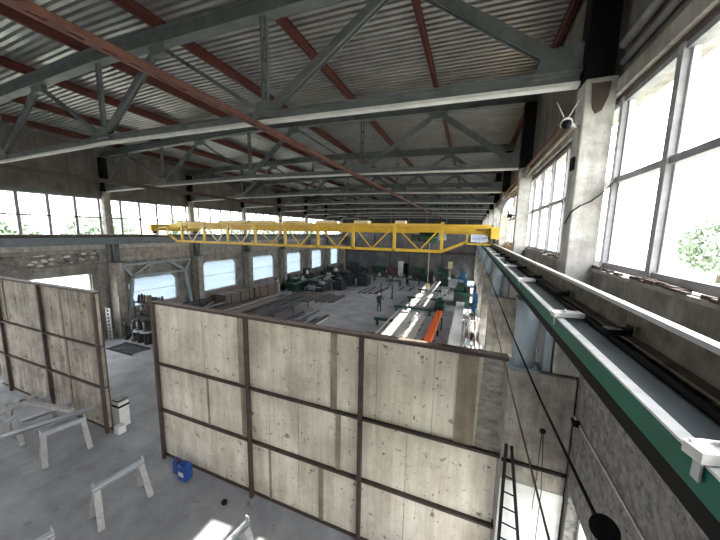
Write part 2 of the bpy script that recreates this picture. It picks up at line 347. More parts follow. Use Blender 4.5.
for k, y in enumerate(LINES):
    if k == 0: lr, ll = 'grey concrete column on the right wall beside the viewer', 'concrete column on the left wall level with the viewer'
    else:
        lr = ['', 'pale concrete column with a dark recess at its top on the right wall', 'second pale concrete column on the right wall, left of the camera dome'][k] if k < 3 else '%s concrete column along the right wall' % ORD[k-1]
        ll = '%s concrete column along the left wall' % ORD[k-1] if k > 1 else 'concrete column on the left wall left of the near gap between partitions'
    cR = make_column(y, 1, lr, 'columns of the right wall'); make_column(y, -1, ll, 'columns of the left wall')
    if k == 1:
        rc = [(1.47, 9.5), (1.70, 9.5), (1.68, 9.30), (1.62, 9.12), (1.55, 9.08), (1.50, 9.18)]
        part('top_recess', MB().prism(rc, y-.215, y-.19), 'rust', cR, 'dark brown broken patch near the top')
        rr = MB(); rr.box(.76, 1.74, y-.275, y-.252, 3.3, 3.36); part('steel_strap', rr, 'black', cR)
        part('window_lit_base', MB().box(.77, 1.73, y-.262, y-.2505, .01, 2.95), 'cream', cR, 'lower face coloured white for the light of the low window')  # white face stands for low window light falling on the column

# ---------------------------------------------------------------- roof trusses
BN = [(-22.0, 9.66), (-16.6, 9.80), (-10.35, 9.88), (-4.45, 9.80), (1.36, 9.66)]
TN = [-19.75, -13.65, -7.75, -1.45]
def tz(x): return 12.18-.026*abs(x+10.3)
def make_truss(y, label):
    t = thing('roof_truss', (-10.3, y, 9.5), label, 'roof truss', 'steel roof trusses')
    tp = MB()
    for a, b in ((-22.35, -10.3), (-10.3, 1.72)):
        tp.bar((a, y, tz(a)), (b, y, tz(b)), .05, .36); 
        for s in (-.17, .17): tp.bar((a, y, tz(a)+s), (b, y, tz(b)+s), .26, .03)
    part('top_chord', tp, 'steel', t)
    bc = MB(); lf = MB()
    for (a, za), (b, zb) in zip(BN, BN[1:]):
        bc.bar((a, y, za+.03), (b, y, zb+.03), .06, .16); bc.bar((a, y, za+.11), (b, y, zb+.11), .22, .02)
        lf.bar((a, y-.065, za-.07), (b, y-.065, zb-.07), .016, .055); lf.bar((a, y+.065, za-.07), (b, y+.065, zb-.07), .016, .055); lf.bar((a, y, za-.094), (b, y, zb-.094), .13, .014)
    part('bottom_chord', bc, 'steel', t); part('lower_flange', lf, 'steel_light', t, 'flange under the chord, coloured pale for the light reflected on it')
    seq = [BN[0], TN[0], BN[1], TN[1], BN[2], TN[2], BN[3], TN[3], BN[4]]
    pts = [Vector((q[0], y, q[1]+.08)) if isinstance(q, tuple) else Vector((q, y, tz(q)-.18)) for q in seq]
    for i, (a, b) in enumerate(zip(pts, pts[1:])):
        big = i in (0, 2, 4, 6, 3+4); wd = .18 if i in (0, 7) else (.16 if big else .08)
        d = MB()
        d.bar(a+Vector((0, -.055, 0)), b+Vector((0, -.055, 0)), .02, wd, (0, 0, 1)); d.bar(a+Vector((0, .055, 0)), b+Vector((0, .055, 0)), .02, wd, (0, 0, 1))
        if big: d.bar(a, b, .09, wd*.55)
        part('diagonal', d, 'steel', t)
    for q in BN[1:4]:
        v = MB()
        for dx in (-.06, .06):
            v.box(q[0]+dx-.018, q[0]+dx+.018, y-.04, y+.04, q[1], tz(q[0])-.1)
        z = q[1]+.3
        while z < tz(q[0])-.3: v.box(q[0]-.06, q[0]+.06, y-.035, y-.02, z, z+.09); z += .42
        part('vertical', v, 'steel', t)
    for q in BN[1:4]: part('gusset', MB().prism([(q[0]-.36, q[1]+.0), (q[0]+.36, q[1]+.0), (q[0]+.2, q[1]+.34), (q[0]-.2, q[1]+.34)], y-.075, y+.075), 'steel', t)
    for q in TN: part('gusset', MB().prism([(q-.36, tz(q)-.12), (q+.36, tz(q)-.12), (q+.22, tz(q)-.4), (q-.22, tz(q)-.4)], y-.075, y+.075), 'steel', t)
    part('gusset', MB().prism([(1.36, 9.72), (.72, 9.72), (.86, 10.12), (1.36, 10.15)], y-.08, y+.08), 'steel', t); part('gusset', MB().prism([(-22, 9.72), (-21.3, 9.72), (-21.45, 10.15), (-22, 10.2)], y-.08, y+.08), 'steel', t)
    for x in (1.38, -22.38): part('end_post', MB().box(x, x+.36, y-.15, y+.15, 9.6, tz(x)-.19), 'black', t)
    return t
tr = make_truss(LINES[1], 'nearest grey steel roof truss crossing right overhead')
for k, y in enumerate(LINES):
    if k == 1: continue
    lab = 'steel roof truss just behind the viewer' if k == 0 else '%s steel roof truss away from the viewer' % ORD[k-1]
    dup(tr, (-10.3, y, 9.5), 0, lab)
# purlins
for k in range(8):
    x = 1.7-3.15*k; z = tz(x)+.19; mb = MB()
    zt_ = roof_z(x)-.003
    mb.box(x-.012, x+.012, YS, YE, z, zt_); mb.box(x-.05, x+.05, YS, YE, z, z+.018); mb.box(x-.05, x+.05, YS, YE, zt_-.016, zt_)
    solo('roof_purlin', mb, 'purlin', 'red primed roof purlin running the length of the hall, %s from the right wall' % (ORD[k] if k else 'first'), 'purlin', 'red roof purlins')
# longitudinal tie below the bottom chords
tm = MB(); x = -4.38
for a_, b_, c_ in ((-.08, -.025, -.08), (.025, .08, .065)): tm.box(x+a_, x+b_, YS, 46, 9.50, 9.515); tm.box(x+c_, x+c_+.015, YS, 46, 9.515, 9.58)
y = YS
while y < 46: tm.box(x-.03, x+.03, y, y+.16, 9.502, 9.513); y += .32
solo('longitudinal_tie', tm, 'tie', 'faded red perforated double channel hung under the trusses', 'tie beam')
tm = MB(); x = -16.6
for dx in (-.09, .06): tm.box(x+dx, x+dx+.025, YS, 46, 9.45, 9.62)
solo('longitudinal_tie', tm, 'rust', 'dark red tie channel under the trusses near the left wall', 'tie beam')
# pipes over right glazing
P = MB(); P.path([(1.77, -12, 9.93), (1.77, 5.25, 9.93)], .055, 10); solo('overhead_pipe', P, 'wood', 'pale grey pipe above the nearest right window, upper of two', 'pipe')
P = MB(); P.path([(1.78, -12, 9.70), (1.78, 5.25, 9.70)], .04, 10); solo('overhead_pipe', P, 'frame', 'thinner grey pipe under the pale pipe above the nearest right window', 'pipe')
for k in range(3):
    a, b = LINES[k+1]+.22, LINES[k+2]-.22
    P = MB(); P.path([(1.50, a, 9.44), (1.50, b, 9.44)], .045, 10); solo('overhead_pipe', P, 'tie', 'reddish brown pipe above the right windows in the %s bay behind the recessed column' % ['first', 'second', 'third'][k], 'pipe')
    P = MB(); P.path([(1.56, a, 9.27), (1.56, b, 9.27)], .045, 10); solo('overhead_pipe', P, 'strip', 'tan pipe just below the reddish pipe in the %s bay behind the recessed column' % ['first', 'second', 'third'][k], 'pipe')

# ---------------------------------------------------------------- crane runways
def runway(side, label):
    X = (lambda v: v) if side > 0 else (lambda v: -20.64-v)
    def bx(mb, a, b, *r): return mb.box(min(X(a), X(b)), max(X(a), X(b)), *r)
    y0, y1 = -6, YE-.1
    t = thing('crane_runway', (X(.95), y0, 6.15), label, 'crane runway')
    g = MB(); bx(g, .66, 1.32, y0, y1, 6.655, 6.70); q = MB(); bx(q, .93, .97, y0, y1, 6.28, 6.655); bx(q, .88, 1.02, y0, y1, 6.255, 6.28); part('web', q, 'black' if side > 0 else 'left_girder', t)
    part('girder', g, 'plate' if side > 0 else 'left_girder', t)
    r = MB(); bx(r, .940, .988, y0, y1, 6.872, 6.90); part('rail_head', r, 'rail', t, 'bright worn rail head')
    r = MB(); bx(r, .955, .973, y0, y1, 6.735, 6.871); bx(r, .89, 1.03, y0, y1, 6.701, 6.735); part('rail_web', r, 'rail_web', t)
    for e in (.845, 1.10):
        q = MB(); bx(q, e-.012, e+.012, y0, y1, 6.701, 6.725); part('clip_bar', q, 'black', t)
    if side > 0:
        part('fascia', MB().box(.642, .658, y0, y1, 6.605, 6.70), 'green', t, 'green painted fascia')
        a = MB(); a.box(.642, .688, y0, y1, 6.702, 6.712); part('edge_angle', a, 'white', t, 'dusty white edge angle')
        part('lower_angle', MB().box(.642, .70, y0, y1, 6.535, 6.604), 'black', t)
    return t
rw = runway(1, 'near crane runway beam with worn rail and green edge on the right')
runway(-1, 'grey crane runway beam along the left wall below the glazing')
# rail clips: short angles across the flange, and white collector brackets on the edge
cl = MB(); cl.bar((-.08, 0, .03), (.05, .03, .03), .07, .01); cl.bar((-.08, -.03, .015), (.05, 0, .015), .01, .03); cl.bar((.045, .02, 0), (.045, .02, .06), .01, .06)
def proto_solo(name, mb, m, loc, label, cat, group):
    o = mk(name, mb, m, Vector((0, 0, 0))); COL.objects.link(o); o.location = loc; ORG[o.name] = Vector(loc); return tag(o, label, cat, group)
p0 = None; k = 0; y = .93
while y < 40:
    lab = 'small black rail clip bracket on the right crane runway flange'
    if k == 0: lab = 'black rail clip bracket on the right runway nearest the viewer'
    if p0 is None: p0 = proto_solo('rail_clip', cl, 'black', (.87, y, 6.746), lab, 'bracket', 'rail clips on the right runway')
    else: o = dup(p0, (.87, y, 6.746), 0, lab)
    y += 1.16; k += 1
def bracket(y, lab):
    t = thing('collector_bracket', (.6, y, 6.7), lab, 'bracket', 'white brackets on the runway edge')
    a = MB(); a.bar((.615, y-.0, 6.735), (.82, y+.05, 6.735), .055, .034).bar((.62, y+.02, 6.757), (.80, y+.065, 6.757), .01, .008); part('arm', a, 'white', t)
    a = MB(); a.bar((.632, y-.0, 6.717), (.632, y-.0, 6.655), .006, .03); part('hanger', a, 'galv', t)
    a = MB(); a.tube((.70, y+.02, 6.753), (.70, y+.02, 6.775), .006); part('bolt', a, 'white', t)
    return t
b0 = bracket(1.015, 'white collector bracket at the bottom right corner of the view')
for k, y in enumerate([2.5, 4.25, 6.0, 7.9, 9.4, 10.9, 12.4, 13.6]):
    dup(b0, (.6, y, 6.7), 0, ('white collector bracket on the green edged runway, %s from the viewer' % ORD[k+1]) if k < 8 else 'farthest white collector bracket on the green edged runway')

# ---------------------------------------------------------------- partitions
PY = 5.47
def partition(label, x0, x1, posts, seams_t, seams_l, wide, cement=None, m='panel'):
    t = thing('concrete_partition', ((x0+x1)/2, PY, 0), label, 'partition', 'steel framed concrete partitions')
    rows = [(.15, 1.685), (1.72, 3.205), (3.24, 5.095)]
    ed = sorted(set([x0]+[p for p in posts if x0 < p < x1]+[x1]))
    for i, (a, b) in enumerate(zip(ed, ed[1:])):
        for j, (z0, z1) in enumerate(rows):
            s = [a+.03]+sorted(q for q in (seams_t if j == 2 else seams_l) if a+.1 < q < b-.1)+[b-.03]
            mb = MB()
            for c, d in zip(s, s[1:]): mb.box(c+.007, d-.007, PY+.01+.004*((i+j) % 2), PY+.10, z0+.01, z1-.01)
            bevel(part('slab', mb, m if not (cement and a >= cement-.6 and j == 2) else m, t), .006, 1)
    for p in posts:
        h = 5.10
        q = MB(); q.box(p-.045, p+.045, PY-.09, PY, .0, h); q.box(p-.045, p+.045, PY+.102, PY+.14, 0, h); part('post', q, 'rust', t)
    q = MB(); q.box(x0, x1, PY-.04, PY+.15, 5.09, 5.15); part('top_rail', q, 'rust', t); part('top_rail_cap', MB().box(x0, x1, PY-.035, PY+.145, 5.151, 5.162), 'stock_brown', t)
    for z in (3.2, 1.68): part('rail', MB().box(x0, x1, PY-.075, PY+.105, z, z+.045), 'rust', t)
    part('bottom_rail', MB().box(x0, x1, PY-.03, PY+.09, .10, .15), 'rust', t)
    for x, wd, rr in wide:
        z0, z1 = rows[rr]; part('joint_strip', MB().box(x-wd/2, x+wd/2, PY-.012, PY+.009, z0+.01, z1-.01), 'band', t)
    if cement:
        q = MB(); n_ = 10
        pr = [(cement, 3.27), (.74, 3.27)]+[(.74-.04*random.random(), 3.27+1.78*i/n_) for i in range(1, n_)]+[(.72, 5.08), (cement+.04, 5.08)]
        q.prism(pr, PY-.02, PY+.0095); part('cement_patch', q, 'cement', t, 'rough trowelled cement infill')
    return t
partition('long stained concrete partition with rusty steel frame across the middle foreground', -8.78, .76, [-8.74, -5.2, -2.04],
          [-7.96, -6.79, -3.86, -1.70, -.51], [-8.15, -6.7, -4.58, -3.7, -1.0], [(-5.42, .2, 2), (-5.42, .12, 1), (-2.72, .16, 2), (.1, .36, 2), (-2.6, .12, 1), (-6.7, .06, 1), (-4.58, .07, 0), (-3.05, .12, 0)], cement=.32)
partition('shorter blotchy concrete partition at the left edge, left of the passage', -23.0+3.3, -11.68, [-18.75, -15.3, -11.74],
          [-18.1, -16.6, -14.6, -13.4, -12.7], [-17.9, -16.4, -14.4, -13.2, -12.6], [(-13.95, .14, 2), (-13.9, .14, 1), (-18.3, .1, 2), (-13.9, .1, 0)], m='panel2')

# ---------------------------------------------------------------- bridge crane
CY = 14.8
cr_ = thing('bridge_crane', (-10.3, CY, 6.3), 'yellow bridge crane spanning the hall between the two runways', 'crane')
def Yb(mb, *a): return mb.box(*a)
part('main_girder', MB().box(-19.2, .75, CY+.0, CY+.42, 7.36, 7.72), 'yellow', cr_)
part('main_girder_flange', MB().box(-19.3, .85, CY-.1, CY+.5, 7.722, 7.76), 'yellow', cr_)
part('rear_girder', MB().box(-19.2, .75, CY+1.5, CY+1.8, 7.30, 7.72), 'yellow', cr_)
tb = MB(); tb.box(-19.65, -1.25, CY-.62, CY-.54, 7.68, 7.78); part('walkway_top_rail', tb, 'yellow', cr_)
bb = MB(); bb.box(-19.65, -1.30, CY-.64, CY-.50, 6.38, 6.52); bb.bar((-1.32, CY-.57, 6.45), (-.2, CY-.57, 6.95), .12, .13); bb.bar((-19.6, CY-.57, 6.45), (-20.3, CY-.57, 6.9), .12, .12); part('truss_bottom_chord', bb, 'yellow', cr_)
vx = [-19.04, -16.89, -14.80, -12.55, -10.34, -8.11, -5.96, -3.67, -1.32]
for x in vx: part('truss_post', MB().box(x-.07, x+.07, CY-.64, CY-.52, 6.4, 7.86 if x > -3 else 7.74), 'yellow', cr_)
for i, (a, b) in enumerate(zip(vx, vx[1:])):
    m = (a+b)/2+(.1 if i % 2 else -.1)
    part('truss_diagonal', MB().bar((a+.05, CY-.57, 7.62), (m, CY-.57, 6.5), .04, .06), 'yellow_pale' if i < 3 else 'yellow', cr_)
    part('truss_diagonal', MB().bar((m+.05, CY-.57, 6.5), (b-.05, CY-.57, 7.62), .04, .06), 'yellow_pale' if i < 3 else 'yellow', cr_)
part('walkway', MB().box(-19.2, -1.3, CY-.5, CY-.12, 7.66, 7.70), 'yellow_pale', cr_)
for x0, x1 in ((-15.6, -13.2), (-12.9, -11.4), (-10.5, -9.3), (-8.2, -7.1), (-5.9, -5.1), (-3.65, -3.15)):
    part('walkway_cover', MB().box(x0, x1, CY-.6, CY-.1, 7.78, 7.92), 'yellow_pale', cr_, 'pale yellow raised cover')
for X0, s in ((.95, 1), (-21.59, -1)):
    ec = MB(); ec.box(X0-.16, X0+.16, CY-1.1, CY+2.9, 7.12, 7.62); part('end_carriage', ec, 'yellow', cr_)
    for yy in (CY-.75, CY+2.5):
        part('wheel', MB().tube((X0-.06, yy, 7.105), (X0+.06, yy, 7.105), .2, .2, 20), 'machine_dark', cr_)
    part('haunch', MB().prism([(X0-.16*s, 7.62), (X0-.16*s, 7.2), (X0-1.6*s, 7.42), (X0-2.5*s, 7.6), (X0-1.5*s, 7.74)], CY-.05, CY-.0), 'yellow', cr_)
part('end_rail', MB().box(-1.32, .9, CY-.64, CY-.58, 7.66, 7.74), 'yellow', cr_)
part('end_rail_post', MB().box(.82, .9, CY-.64, CY-.58, 7.1, 7.74), 'yellow', cr_)
part('end_platform', MB().box(.2, .9, CY-.6, CY-.1, 7.5, 7.54), 'rust', cr_)
for x0 in (-.22, -21.35):
    s0 = MB(); y = CY-.7
    for a in ((x0, x0+.07, 6.84, 7.4), (x0+1.02, x0+1.09, 6.84, 7.4), (x0, x0+1.09, 6.82, 6.9), (x0, x0+1.09, 7.36, 7.43)): s0.box(a[0], a[1], y-.05, y+.02, a[2], a[3])
    f = part('sign_frame', s0, 'yellow' if x0 > -5 else 'yellow_pale', cr_)
    if x0 > -5:
        part('sign', MB().box(x0+.2, x0+.9, y-.06, y-.03, 6.95, 7.3), 'sign', f, 'white nameplate with blue lettering')
        tx = MB()
        for (zz, a, b, h_) in ((7.22, .26, .66, .035), (7.12, .26, .80, .045), (7.05, .26, .74, .03), (6.99, .3, .6, .02)):
            x = a
            while x < b: wd = .03+.04*random.random(); tx.box(x0+x, x0+x+wd, y-.064, y-.0605, zz, zz+h_); x += wd+.014
        part('lettering', tx, 'sign_blue', f)
        for dx in (.14, .94): part('lamp', MB().lathe([(0, -.05), (.05, -.04), (.05, .04), (0, .05)], (x0+dx, y, 7.15), 12), 'machine_green', f)
# trolley hoist
ho = thing('electric_hoist', (-1.95, CY+.25, 6.9), 'dark green electric hoist hanging under the right part of the yellow crane', 'hoist')
part('drum', MB().tube((-2.5, CY+.25, 7.06), (-1.6, CY+.25, 7.06), .22, .22, 18), 'machine_green', ho)
part('motor', MB().tube((-2.95, CY+.25, 7.05), (-2.52, CY+.25, 7.05), .17, .17, 16), 'machine_dark', ho)
part('trolley', MB().box(-2.5, -1.6, CY+.02, CY+.42, 7.28, 7.359), 'black', ho)
part('control_box', MB().box(-1.55, -1.2, CY+.1, CY+.4, 6.98, 7.34), 'galv', ho)
part('cable', MB().tube((-2.0, CY+.25, 4.7), (-2.0, CY+.25, 7.0), .02, .02, 6), 'galv', ho)
part('hook_block', MB().lathe([(0, 0), (.09, .05), (.12, .2), (.09, .34), (0, .38)], (-2.0, CY+.25, 4.35), 12), 'yellow_pale', ho)
pc = MB(); pc.path([(-1.35, CY+.25, 7.0), (-1.32, CY+.2, 4.2), (-1.35, CY+.25, 2.2)], .012, 5); pc.box(-1.4, -1.3, CY+.2, CY+.255, 1.9, 2.2)
part('pendant_control', pc, 'black', ho)

# ---------------------------------------------------------------- right side fittings
t = thing('floodlight', (1.02, 10.8, 8.28), 'round grey floodlight on a bracket beside the second right column', 'lamp')
Rl = Euler((math.radians(112), 0, math.radians(62))).to_matrix(); oc = Vector((1.02, 10.8, 8.28))
m_ = MB().lathe([(0, -.22), (.12, -.2), (.26, -.06), (.30, .06), (.31, .08)], (0, 0, 0), 20); m_.v = [Rl @ v + oc for v in m_.v]; part('shade', m_, 'galv', t)
m_ = MB().lathe([(0, .055), (.29, .06)], (0, 0, 0), 20); m_.v = [Rl @ v + oc for v in m_.v]; part('lamp_glass', m_, 'lens', t)
part('bracket', MB().path([(1.05, 10.85, 8.2), (1.15, 11.1, 7.98), (1.37, 11.28, 7.98)], .025, 6).box(1.10, 1.24, 11.0, 11.12, 7.9, 8.02), 'black', t)
t = thing('security_camera', (1.15, 5.2, 8.75), 'white domed security camera with two small aerials near the top of the nearest column', 'camera')
part('housing', MB().tube((1.18, 5.27, 8.97), (1.16, 5.06, 8.92), .06, .075, 16), 'cream', t)
part('dome', MB().lathe([(0, -.068), (.048, -.048), (.068, 0), (.048, .048), (0, .068)], (1.155, 5.04, 8.895), 16), 'black', t)
part('aerial', MB().tube((1.14, 5.15, 9.03), (1.03, 5.13, 9.24), .007, .007, 5), 'white', t); part('aerial', MB().tube((1.20, 5.15, 9.03), (1.30, 5.13, 9.24), .007, .007, 5), 'white', t)
part('mount', MB().bar((1.2, 5.28, 8.98), (1.4, 5.42, 8.95), .05, .05), 'wood', t)
solo('wall_switch', MB().box(1.36, 1.395, 5.38, 5.5, 8.33, 8.52), 'black', 'small black switch box on the side of the nearest right column', 'switch box')
# loose cable on column into the window
cb = MB().path([(1.39, 5.55, 7.52), (1.385, 5.285, 7.68), (1.5, 5.285, 7.78), (1.62, 5.285, 7.84), (1.72, 5.27, 7.93), (1.80, 5.12, 8.08)], .009, 5)
solo('loose_cable', cb, 'black', 'thin black cable swung across the nearest right column towards the window', 'cable')
# festoon cables under the runway
pts = [(.60+.01*math.sin(i), 1.2+i*1.6, 6.06-.05*math.sin(i*1.3)) for i in range(20)]
t = thing('festoon_cable', (.6, 1.2, 5.9), 'taut black cable under the runway ending in a round black disc', 'cable')
part('cable', MB().path([(.58, 1.33, 6.13), (.60, 2.5, 6.02), (.60, 4.4, 5.98)]+[(.6, 4.4+2*i, 5.98) for i in range(1, 21)]+[(.6, 47.78, 5.98)], .009, 6), 'black', t)
dd = MB().tube((.575, 1.29, 6.16), (.582, 1.305, 6.148), .05, .05, 24); part('disc', dd, 'black', t)

P = MB().path([(.35, YS+.002, 6.18), (.35, 1.2, 6.18), (.35, YE-.31, 6.18)], .005, 5); solo('steel_wire', P, 'stock_brown', 'thin brown wire stretched lengthwise below the festoon cable', 'wire')
t = thing('hanging_knob', (1.30, 5.15, 2.0), 'black round knob with two dangling cords on the lower column face', 'pull cord')
part('knob', MB().lathe([(0, -.05), (.045, -.02), (.045, .02), (0, .05)], (1.32, 5.17, 4.08), 12), 'black', t)
part('cord', MB().path([(1.31, 5.17, 4.05), (1.30, 5.16, 3.2), (1.29, 5.17, 2.6)], .006, 5), 'black', t); part('cord', MB().path([(1.33, 5.17, 4.05), (1.38, 5.12, 3.0), (1.36, 5.1, .6)], .006, 5), 'black', t)
# steel ladder
t = thing('steel_ladder', (.95, 4.95, 0), 'narrow black steel ladder standing by the right end of the long partition', 'ladder')
la, lb = Vector((.80, 5.14, 3.70)), Vector((.80, 4.85, 0.01)); ra, rb = Vector((.88, 5.12, 3.70)), Vector((1.36, 4.75, 0.01))
part('rail', MB().bar(la, lb, .05, .05, (0, 1, 0)), 'black', t); part('rail', MB().bar(ra, rb, .05, .05, (0, 1, 0)), 'black', t)
part('back_strut', MB().bar(Vector((.80, 5.2, 3.75)), Vector((.85, 5.18, 0)), .03, .03, (0, 1, 0)), 'wood', t)
for i in range(1, 13): u = i/13; part('rung', MB().tube(la.lerp(lb, u), ra.lerp(rb, u), .013, .013, 6), 'black', t)
for y_ in (Y1-6+.5,):
    pass
# hooks on the right wall
solo('wall_hook', MB().path([(1.755, 5.05, 4.42), (1.66, 5.0, 4.42), (1.63, 5.0, 4.52)], .012, 6).box(1.68, 1.755, 5.0, 5.06, 4.38, 4.46), 'black', 'dark twisted bracket on the rough wall beside the column edge', 'bracket')

# ---------------------------------------------------------------- left side fittings
t = thing('portal_frame', (-21.85, 14.35, 0), 'grey steel portal frame standing in front of the first filmed window on the left', 'steel frame')
X0 = -21.85
def pb(y0, z0, y1, z1, wd=.16): return MB().bar((X0, y0, z0), (X0, y1, z1), .18, wd, (0, 0, 1))
part('top_beam', pb(11.85, 4.80, 16.85, 4.80, .14), 'steel_blue', t); part('lower_beam', pb(12.4, 3.95, 16.35, 3.95, .16), 'steel_blue', t)
for a, b, c, d in ((11.85, 4.80, 12.45, 3.95), (16.85, 4.80, 16.35, 3.95), (12.5, 4.0, 13.6, 4.78), (16.3, 4.0, 15.1, 4.78)): part('haunch_brace', pb(a, b, c, d, .13), 'steel_blue', t)
for a, b in ((12.45, 11.85), (16.35, 16.95)): part('leg', pb(a, 3.95, b, 0, .2), 'steel_blue', t)
# lattice by the column
t = thing('lattice_post', (-21.6, 10.75, 0), 'short white lattice ladder section leaning by the left column', 'lattice post')
for dx in (-.28, .1): part('rail', MB().box(-21.6+dx-.03, -21.6+dx+.03, 10.72, 10.78, 0, 2.15), 'white', t)
for i in range(9): part('rung', MB().bar((-21.88, 10.75, .12+.235*i), (-21.5, 10.75, .26+.235*i), .04, .05), 'white', t)

# ---------------------------------------------------------------- sawhorses
def sawhorse(L, h, lab, z_rot=0, loc=(0, 0, 0), grp='grey sawhorses'):
    t = thing('sawhorse', loc, lab, 'sawhorse', grp); l = Vector(loc); R = Matrix.Rotation(z_rot, 4, 'Z')
    t.rotation_euler = (0, 0, z_rot)
    def P_(mb): mb.v = [v+l for v in mb.v]; return mb
    part('top_beam', P_(MB().chan((-L/2, 0, h-.04), (L/2, 0, h-.04), .07, .12, .014).box(-L/2, L/2, -.035, .035, h+.012, h+.03)), 'galv', t)
    for sx in (-1, 1):
        for sy in (-1, 1):
            part('leg', P_(MB().bar((sx*(L/2-.08), sy*.03, h-.1), (sx*(L/2-.02), sy*.30, 0.0), .05, .13, (1, 0, 0))), 'wood', t)
        part('foot_brace', P_(MB().bar((sx*(L/2-.05), -.22, .38), (sx*(L/2-.05), .22, .38), .03, .05)), 'wood', t)
        part('stop_plate', P_(MB().box(sx*(L/2-.03)-.012, sx*(L/2-.03)+.012, -.05, .05, h+.03, h+.13)), 'galv', t)
    return t
def spot(p, q): return ((p[0]+q[0])/2, (p[1]+q[1])/2, 0), math.atan2(q[1]-p[1], q[0]-p[0]), math.hypot(q[0]-p[0], q[1]-p[1])
for (p, q, lab) in (((-8.24, 3.38), (-8.06, 4.46), 'grey steel sawhorse standing alone on the floor in front of the passage'),
                    ((-11.97, 3.85), (-11.70, 4.88), 'grey sawhorse below the loose channels, nearest to the end of the left partition'),
                    ((-14.05, 3.0), (-13.90, 4.05), 'grey sawhorse cut by the left edge of the photo, left of the loose channels'),
                    ((-14.9, 4.1), (-14.35, 5.05), 'rear grey sawhorse close to the foot of the left partition'),
                    ((-8.0, 1.55), (-7.78, 2.52), 'sawhorse whose far tip just shows at the bottom edge, left of centre'),
                    ((-4.35, 3.2), (-4.18, 4.24), 'sawhorse beside the sunlit floor patch at the bottom edge')):
    c, a, L = spot(p, q); sawhorse(L, .98, lab, a, c)
# loose beams resting on the sawhorses
def loose(a, b, lab, m='galv', w_=.18, h_=.09, name='loose_channel', grp='loose channels on the sawhorses'):
    return solo(name, MB().chan(a, b, w_, h_, .014), m, lab, 'steel channel', grp)
z = 1.06
loose((-12.75, 3.35, z), (-12.0, 5.25, z), 'long pale channel across the left sawhorses, nearest the viewer')
loose((-13.25, 3.9, z), (-13.0, 5.1, z), 'shorter pale channel behind the two long loose ones')
solo('wooden_beam', MB().bar((-14.9, 4.3, 1.17), (-12.2, 4.75, 1.17), .14, .1), 'wood', 'grey weathered beam lying across behind the pale channels', 'beam')
solo('wooden_beam', MB().bar((-14.1, 3.3, 1.17), (-14.55, 4.9, 1.17), .13, .1), 'wood', 'grey beam on the leftmost sawhorse at the photo edge', 'beam')
# blue canisters
def canister(x, y, r, h, lab, white):
    t = thing('blue_canister', (x, y, 0), lab, 'canister', 'blue canisters by the partition')
    b = MB().prism([(x-r, y-r*.8), (x+r, y-r*.8), (x+r, y+r*.8), (x-r, y+r*.8)], .003, h*.86, 'Z')
    o = part('body', b, 'bluep', t); bevel(o, .05, 3)
    part('handle', MB().path([(x-r*.6, y, h*.84), (x-r*.5, y, h), (x+r*.1, y, h), (x+r*.25, y, h*.84)], .03, 8), 'bluep', t)
    part('cap', MB().tube((x+r*.6, y, h*.85), (x+r*.6, y, h*.96), .06, .06, 14), 'red_brown' if not white else 'bluep', t)
    if white: part('label', MB().box(x-.09, x+.1, y-r*.8-.006, y-r*.8-.001, h*.32, h*.56), 'cream', t, 'white paper label')
canister(-7.83, 5.22, .12, .48, 'small blue plastic canister with reddish cap, the left of the pair by the partition', False)
canister(-7.42, 5.15, .17, .56, 'larger blue plastic canister with a white label by the partition', True)
# white cartons stack
t = thing('carton_stack', (-11.35, 5.6, 0), 'stack of white cartons wrapped in film behind the end of the left partition', 'cartons')
part('cartons', MB().box(-11.95, -11.56, 5.75, 6.08, 0.002, .98), 'cream', t); part('lid', MB().bar((-11.93, 5.91, 1.01), (-11.58, 5.92, 1.04), .32, .05), 'machine_green', t, 'green torn lid'); part('strap', MB().box(-11.96, -11.55, 5.74, 6.09, .78, .86), 'black', t)
solo('white_carton', MB().box(-11.48, -11.22, 5.5, 5.74, .002, .28), 'cream', 'single small white carton beside the carton stack', 'carton')
solo('floor_scrap', MB().lathe([(0, 0.002), (.07, .002), (.08, .05), (.05, .09), (0, .1)], (-5.75, 5.0, 0), 8), 'black', 'small dark lump on the floor by the middle post of the long partition', 'scrap')

# ---------------------------------------------------------------- steel stock, left and middle of the hall
def rackbeam(x0, x1, y, z0, z1, lab, m='stock_brown', grp='low stock racks'):
    t = thing('stock_rack', ((x0+x1)/2, y, 0), lab, 'rack', grp)
    part('cross_beam', MB().box(x0, x1, y-.08, y+.08, z1-.14, z1), m, t)
    for x in (x0+.1, (x0+x1)/2, x1-.1): part('leg', MB().box(x-.05, x+.05, y-.07, y+.07, 0, z1-.14), m, t)
for i, y in enumerate((13.1, 15.6, 18.2, 20.8, 23.3)):
    rackbeam(-20.7 if y < 17.8 else -19.4, -14.3, y, 0, .55, 'brown low rack under the dark bars behind the long partition, %s' % ORD[i])
R_ = random.Random(3)
def rod(x, y0, y1, z, wd, h, m, dx=0, kind='bar'):
    a, b = (x, y0, z+h/2), (x+dx, y1, z+h/2)
    lab, grp, nm = {'stock': ('dark steel bar lying lengthwise in the stock behind the long partition', 'dark bars in the left stock', 'steel_bar'),
                    'stock_brown': ('brownish steel bar lying lengthwise in the left stock rows', 'brown bars in the left stock', 'steel_bar'),
                    'stock_pale': ('pale grey steel bar lying among the dark bars of the left stock', 'pale bars in the left stock', 'steel_bar'),
                    'profile': ('bright white profile in the sunlit stock right of the hall centre', 'bright profiles in the middle stock', 'metal_profile'),
                    'galv': ('grey profile lying in the stock left of the bright profiles', 'grey profiles in the middle stock', 'metal_profile')}[m]
    if kind == 'tube': solo(nm, MB().tube(a, b, h/2, h/2, 10), m, lab, 'steel bar', grp)
    elif kind == 'chan': solo(nm, MB().chan(a, b, wd, h, .016), m, lab, 'steel bar', grp)
    else: solo(nm, MB().bar(a, b, wd, h), m, lab, 'steel bar', grp)
